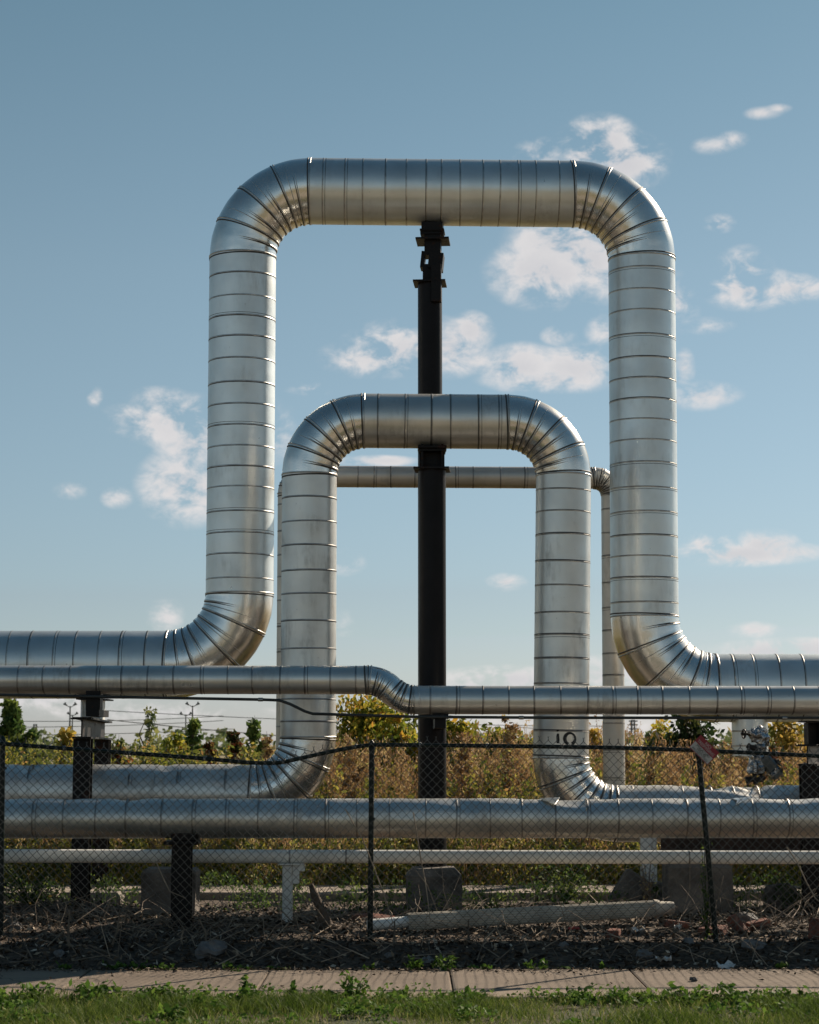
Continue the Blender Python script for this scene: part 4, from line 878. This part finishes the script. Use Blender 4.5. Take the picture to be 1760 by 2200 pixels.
def tree(name, label, cat, px, py_top, Y, w_px, m, nleaf, ls, seed, group=None, trunk_r=.03, crown_lo=.15, py_bot=None, sparse=1.0, shape=1.0, limbs=9, base=None):
    rn = np.random.default_rng(seed); top = at(px, py_top, Y); x = top.x; w_px *= 1.3; nleaf = int(nleaf*1.35); ls = (ls[0]*1.1, ls[1]*1.15); z0 = gz(x, Y) if base is None else base; H = top.z-z0; W_ = w_px*Y/FPX/2
    t = thing(name, label, cat, (x, Y, z0), group); mb = MB(); C = []; T = []
    mb.tube([(x, Y, z0-.1), (x+rn.normal()*.03*H, Y, z0+H*.4), (x+rn.normal()*.03*H, Y, z0+H*.75), (x, Y, z0+H*.97)], [trunk_r, trunk_r*.75, trunk_r*.45, trunk_r*.1], 8)
    clumps = []
    for k in range(limbs):
        f = crown_lo+(1-crown_lo)*(k+.5)/limbs*.97; a = rn.uniform(0, 2*PI); prof = math.sin(min(1, (1.02-f)/(1-crown_lo)*1.15)*PI*.5)**shape*(.55+.45*math.sin(min(1, (f-crown_lo)/(1-crown_lo)*2.2)*PI/2))
        L = W_*prof*rn.uniform(.55, 1.15); s = Vector((x, Y, z0+H*(f*.85))); e = Vector((x+math.cos(a)*L, Y+math.sin(a)*L, z0+H*min(1.0, f+rn.uniform(-.03, .08))))
        mb.tube([s, s.lerp(e, .5)+Vector((0, 0, -.02*H)), e], [trunk_r*.4, trunk_r*.25, trunk_r*.08], 5, caps=False)
        for q in range(4): clumps.append((s.lerp(e, rn.uniform(.3, 1.05)), W_*rn.uniform(.18, .42)))
        # mirrored limb for fullness
        a += PI+rn.normal()*.5; L = W_*prof*rn.uniform(.5, 1.1); e = Vector((x+math.cos(a)*L, Y+math.sin(a)*L, z0+H*min(1.0, f+rn.uniform(-.04, .06)))); mb.tube([s, e], [trunk_r*.35, trunk_r*.08], 5, caps=False)
        for q in range(4): clumps.append((s.lerp(e, rn.uniform(.3, 1.05)), W_*rn.uniform(.18, .42)))
    per = max(3, int(nleaf/len(clumps)))
    for c, r in clumps:
        t0 = rn.uniform(.05, .9); k = int(per*rn.uniform(.4, 1.6)); q = rn.normal(size=(k, 3)); q /= np.maximum(.3, np.linalg.norm(q, axis=1))[:, None]; q *= (r*rn.random(k)**.5)[:, None]*sparse; q[:, 2] *= .75
        C.append(np.array(c)+q); T.append(np.clip(t0+rn.normal(size=k)*.18, 0, 1))
    C = np.concatenate(C); C[:, 2] = np.maximum(C[:, 2], z0+.03); V, F = leaves(C, rn.uniform(ls[0], ls[1], len(C)), rn, asp=.5, droop=.5)
    mb.build('trunk', M['bark'], t); build('crown', V, F, M[m], t, tint=np.repeat(np.concatenate(T), 4)); return t
G1 = 'shrubs and young trees behind the pipes'
tree('shrub', 'tall yellow-green shrub between the middle arch left leg and the centre column', 'shrub', 800, 1490, 27.5, 300, 'leaf_yellow', 7500, (.045, .095), 1, G1, .03, .25, limbs=12)
tree('shrub', 'yellow leafy shrub close against the left side of the centre column', 'shrub', 865, 1540, 27.0, 130, 'leaf_yellow', 2200, (.06, .12), 2, G1, .02, .3)
tree('shrub', 'green and yellow shrub just right of the centre column', 'shrub', 985, 1545, 27.3, 150, 'leaf_yellow', 1700, (.06, .12), 3, G1, .02, .3)
tree('shrub', 'thin leafy shrub left of the middle arch right leg', 'shrub', 1085, 1555, 28, 150, 'leaf_yellow', 1100, (.06, .11), 4, G1, .02, .4)
tree('shrub', 'narrow yellow shrub seen between the two right pipe legs', 'shrub', 1278, 1553, 27.5, 90, 'leaf_gold', 1700, (.05, .11), 5, G1, .02, .1)
tree('shrub', 'dark leaved shrub spreading behind the red and white sign', 'shrub', 1480, 1535, 26.2, 210, 'leaf_dark', 3600, (.06, .12), 6, G1, .03, .2, limbs=12)
tree('shrub', 'green shrub left of the dark leaved one behind the fence', 'shrub', 1420, 1552, 29, 100, 'leaf_yellow', 1400, (.06, .11), 7, G1, .02, .2)
tree('shrub', 'golden shrub between the hanging silver stub and the right rack', 'shrub', 1690, 1538, 27.0, 170, 'leaf_gold', 3600, (.05, .11), 8, G1, .03, .1, limbs=12)
tree('shrub', 'yellow shrub half hidden behind the hanging silver stub', 'shrub', 1610, 1560, 28.0, 150, 'leaf_gold', 1800, (.05, .11), 9, G1, .02, .2)
tree('shrub', 'red-leaved shrub to the left of the middle arch left elbow', 'shrub', 505, 1557, 27.0, 80, 'leaf_red', 1500, (.05, .10), 10, G1, .02, .2)
tree('shrub', 'tall slim green shrub left of the middle arch left leg', 'shrub', 547, 1528, 32, 62, 'leaf_green', 1500, (.06, .12), 11, G1, .02, .1)
tree('shrub', 'brown seeding shrub touching the middle arch left elbow', 'shrub', 573, 1562, 26.5, 50, 'plume', 1300, (.04, .09), 12, G1, .02, .1)
tree('shrub', 'sparse pale sapling with open crown against the sky', 'tree', 322, 1518, 45, 55, 'leaf_far', 420, (.07, .13), 13, G1, .03, .2, sparse=1.3)
tree('shrub', 'yellow shrub in front of the floodlight masts at left', 'shrub', 140, 1556, 28, 70, 'leaf_gold', 1100, (.05, .11), 14, G1, .02, .2)
tree('shrub', 'orange-red low shrub right of the left rack posts', 'shrub', 262, 1606, 26, 90, 'leaf_red', 1400, (.05, .10), 15, G1, .02, .1)
tree('shrub', 'small green shrub right behind the left rack rear post', 'shrub', 258, 1572, 40, 34, 'leaf_green', 700, (.07, .13), 16, G1, .02, .2)
tree('shrub', 'yellow-green bush in the middle of the left gap', 'shrub', 375, 1578, 38, 70, 'leaf_yellow', 1500, (.07, .14), 17, G1, .03, .2)
tree('shrub', 'dark green conical tree below the right floodlight masts', 'tree', 415, 1551, 55, 52, 'leaf_green', 1500, (.10, .18), 18, G1, .04, .1)
tree('shrub', 'small red-tipped shrub at the rail between dark tree and red shrub', 'shrub', 455, 1592, 27, 60, 'leaf_red', 900, (.05, .10), 19, G1, .02, .1)
tree('tree', 'leafy green tree at the far left edge of the picture', 'tree', 25, 1503, 60, 85, 'leaf_green', 3600, (.12, .24), 20, G1, .07, .15, limbs=12)
tree('shrub', 'bluish green bush peeking over right of the lattice mast', 'shrub', 1398, 1560, 60, 56, 'leaf_far', 900, (.12, .2), 21, G1, .04, .1)
for i, (px, py, Y, w, lab) in enumerate([(0, 1590, 34, 130, 'pale green bush low at the left edge behind the mesh'), (80, 1605, 32, 120, 'low olive bush behind the mesh left of the rack'), (320, 1606, 34, 130, 'low green bush under the sparse sapling'), (440, 1612, 33, 110, 'low green bush under the dark conical tree'), (190, 1600, 36, 90, 'low bush hidden behind the left rack posts')]):
    tree('shrub', lab, 'shrub', px, py, Y, w, 'leaf_far' if i % 2 else 'leaf_yellow', 1700, (.06, .12), 30+i, G1, .02, .05)
for i, (px, py, w, lab, mt) in enumerate([(755, 1575, 60, 'dry seeding weed left of the centre column', 'plume'), (1000, 1570, 70, 'tall dry seeding weed right of the centre column', 'plume'), (1092, 1535, 60, 'tallest pale dry weed beside the middle arch right leg', 'plume'), (1345, 1590, 70, 'reddish dry weed right of the small grey leg', 'plume'),
     (1440, 1600, 90, 'bushy reddish dry weed left of the warning sign post', 'plume'), (1568, 1590, 70, 'dry weed between the warning sign and the silver stub', 'plume'), (1660, 1580, 70, 'dry orange weed right of the silver stub', 'leaf_red'), (690, 1640, 80, 'dry weed rising at the left elbow of the middle arch', 'plume'), (960, 1600, 60, 'yellow-red weed at the right edge of the centre column', 'leaf_red')]):
    tree('dry_weed', lab, 'weed', px, py, 24.3+.15*i, w, mt, 1500, (.025, .06), 60+i, 'dry weeds standing above the rest', .008, .25, shape=.6, limbs=14)
# weed plumes in front of the pipes
t = weed(377, 19.3, .16, .78, 220, 'brown feathery weed rising between the low pipe and the short steel post', None, 'plume', (.015, .04), 'dry_weed')
t = weed(1393, 19.3, .13, .72, 170, 'dry weed tip poking over the low pipe at right', None, 'plume', (.015, .04), 'dry_weed')
t = weed(60, 18.9, .5, .45, 520, 'dark dense bush on the ground at far left below the white pipe', None, 'leaf_dark', (.02, .05), 'bush')
t = weed(1055, 18.9, .28, .30, 300, 'small green bush on the ground right of the column footing', None, 'leaf_green', (.02, .045), 'bush')
t = weed(1215, 20.6, .4, .55, 460, 'tall green weed bush below the white pipe right of centre', None, 'leaf_green', (.03, .07), 'bush')
t = weed(1520, 16.45, .07, .95, 150, 'ivy climbing the leaning fence post', None, 'leaf_green', (.02, .045), 'ivy')
t = weed(1720, 19.4, .3, .35, 260, 'dark bush at the foot of the right rack', None, 'leaf_dark', (.02, .05), 'bush')

# far wood along the horizon
C = []; T = []
for k in range(240):
    x = rng.uniform(-150, 150); y = rng.uniform(250, 330); h = 4.2+2.5*fbm(x, 0, 3, .06)+rng.random()*1.2; r = rng.uniform(2.0, 3.6); q = rng.normal(size=(60, 3)); q /= np.linalg.norm(q, axis=1)[:, None]; q *= r*rng.random((60, 1))**.4
    q[:, 2] = np.abs(q[:, 2])*h/r*.8; C.append(np.array([x, y, 0])+q); T.append(np.clip(rng.uniform(.1, .9)+rng.normal(size=60)*.12, 0, 1))
C = np.concatenate(C); V, F = leaves(C, rng.uniform(.6, 1.2, len(C)), rng, asp=.7)
build('far_wood', V, F, M['leaf_far'], tint=np.repeat(np.concatenate(T), 4), kind='stuff')

# floodlight masts, pylons and wires
def mast(px, ptop, Y, arm, lab):
    p = at(px, ptop, Y); t = thing('floodlight_mast', lab, 'light mast', (p.x, Y, 0), 'floodlight masts on the horizon')
    mb = MB(); mb.tube([(p.x, Y, -1), (p.x, Y, p.z)], [.24, .13], 8); mb.build('pole', M['farpole'], t)
    a = arm*Y/FPX; mb = MB(); mb.tube([(p.x-a, Y, p.z+.25), (p.x, Y, p.z-.25), (p.x+a, Y, p.z+.25)], .08, 6); mb.build('cross_arm', M['farpole'], t)
    for s in (-1, 1):
        mb = MB(); c = (p.x+s*a, Y, p.z+.3); mb.box(c, (.75, .5, .3), rot=rotm(0, s*R(-20), 0), bev=.06); mb.box((c[0], c[1], c[2]+.25), (.3, .3, .4), bev=.05); mb.build('floodlight', M['farpole'], t)
mast(151, 1517, 400, 10.5, 'taller twin-headed floodlight mast at the left'); mast(156, 1536, 480, 9, 'shorter twin-headed floodlight mast at the left, behind the taller'); mast(414, 1516, 400, 11.5, 'taller twin-headed mast of the right pair on the horizon'); mast(399.5, 1536, 480, 10, 'shorter twin-headed mast of the right pair on the horizon')
def pylon(px, ptop, Y, w, lab, arms):
    p = at(px, ptop, Y); h = p.z; W_ = w*Y/FPX/2; t = thing('lattice_mast', lab, 'pylon', (p.x, Y, 0)); mb = MB()
    for s in (-1, 1):
        for q in (-1, 1): mb.tube([(p.x+s*W_, Y+q*W_, -1), (p.x+s*W_*.8, Y+q*W_*.8, h)], .12, 5)
    n = 9
    for k in range(n): z0_, z1_ = h*k/n, h*(k+1)/n; mb.tube([(p.x-W_, Y-W_, z0_), (p.x+W_*.9, Y-W_, z1_)], .07, 4); mb.tube([(p.x-W_*.9, Y-W_, z1_), (p.x+W_*.9, Y-W_, z1_)], .07, 4)
    mb.build('lattice', M['farpole'], t)
    if arms:
        mb = MB()
        for z in arms: mb.tube([(p.x-W_*2.2, Y, h*z), (p.x+W_*2.6, Y, h*z)], .12, 5)
        mb.build('cross_arm', M['farpole'], t)
pylon(76, 1556, 450, 7, 'small twin-legged lattice mast near the left edge', None); pylon(1360, 1547, 380, 8, 'lattice mast with short arms in the gap right of the small leg', (.97, .86, .74))
for i, (xa_, ya_, xb2, yb2, sag, lab) in enumerate([(-60, 1548, 480, 1538, 6, 'overhead wire highest of the left bundle'), (-60, 1562, 480, 1548, 5, 'overhead wire second from top at left'), (-60, 1578, 500, 1566, 5, 'overhead wire low near the bushes at left'), (200, 1525, 1300, 1560, 8, 'overhead wire falling to the right behind the shrubs'), (230, 1546, 760, 1592, 3, 'thick overhead wire slanting down to the right'), (1090, 1560, 1500, 1585, 3, 'overhead wire by the lattice mast')]):
    Y = 260; a, b_ = at(xa_, ya_, Y), at(xb2, yb2, Y+20); pts = []
    for k in range(17): u = k/16; p = a.lerp(b_, u); p.z -= sag*Y/FPX*4*u*(1-u); pts.append(p)
    mb = MB(); mb.tube(pts, .045 if i != 4 else .06, 5); tag(mb.build('overhead_wire', M['farpole'], origin=tuple(a)), lab, 'power line', 'power lines on the horizon')
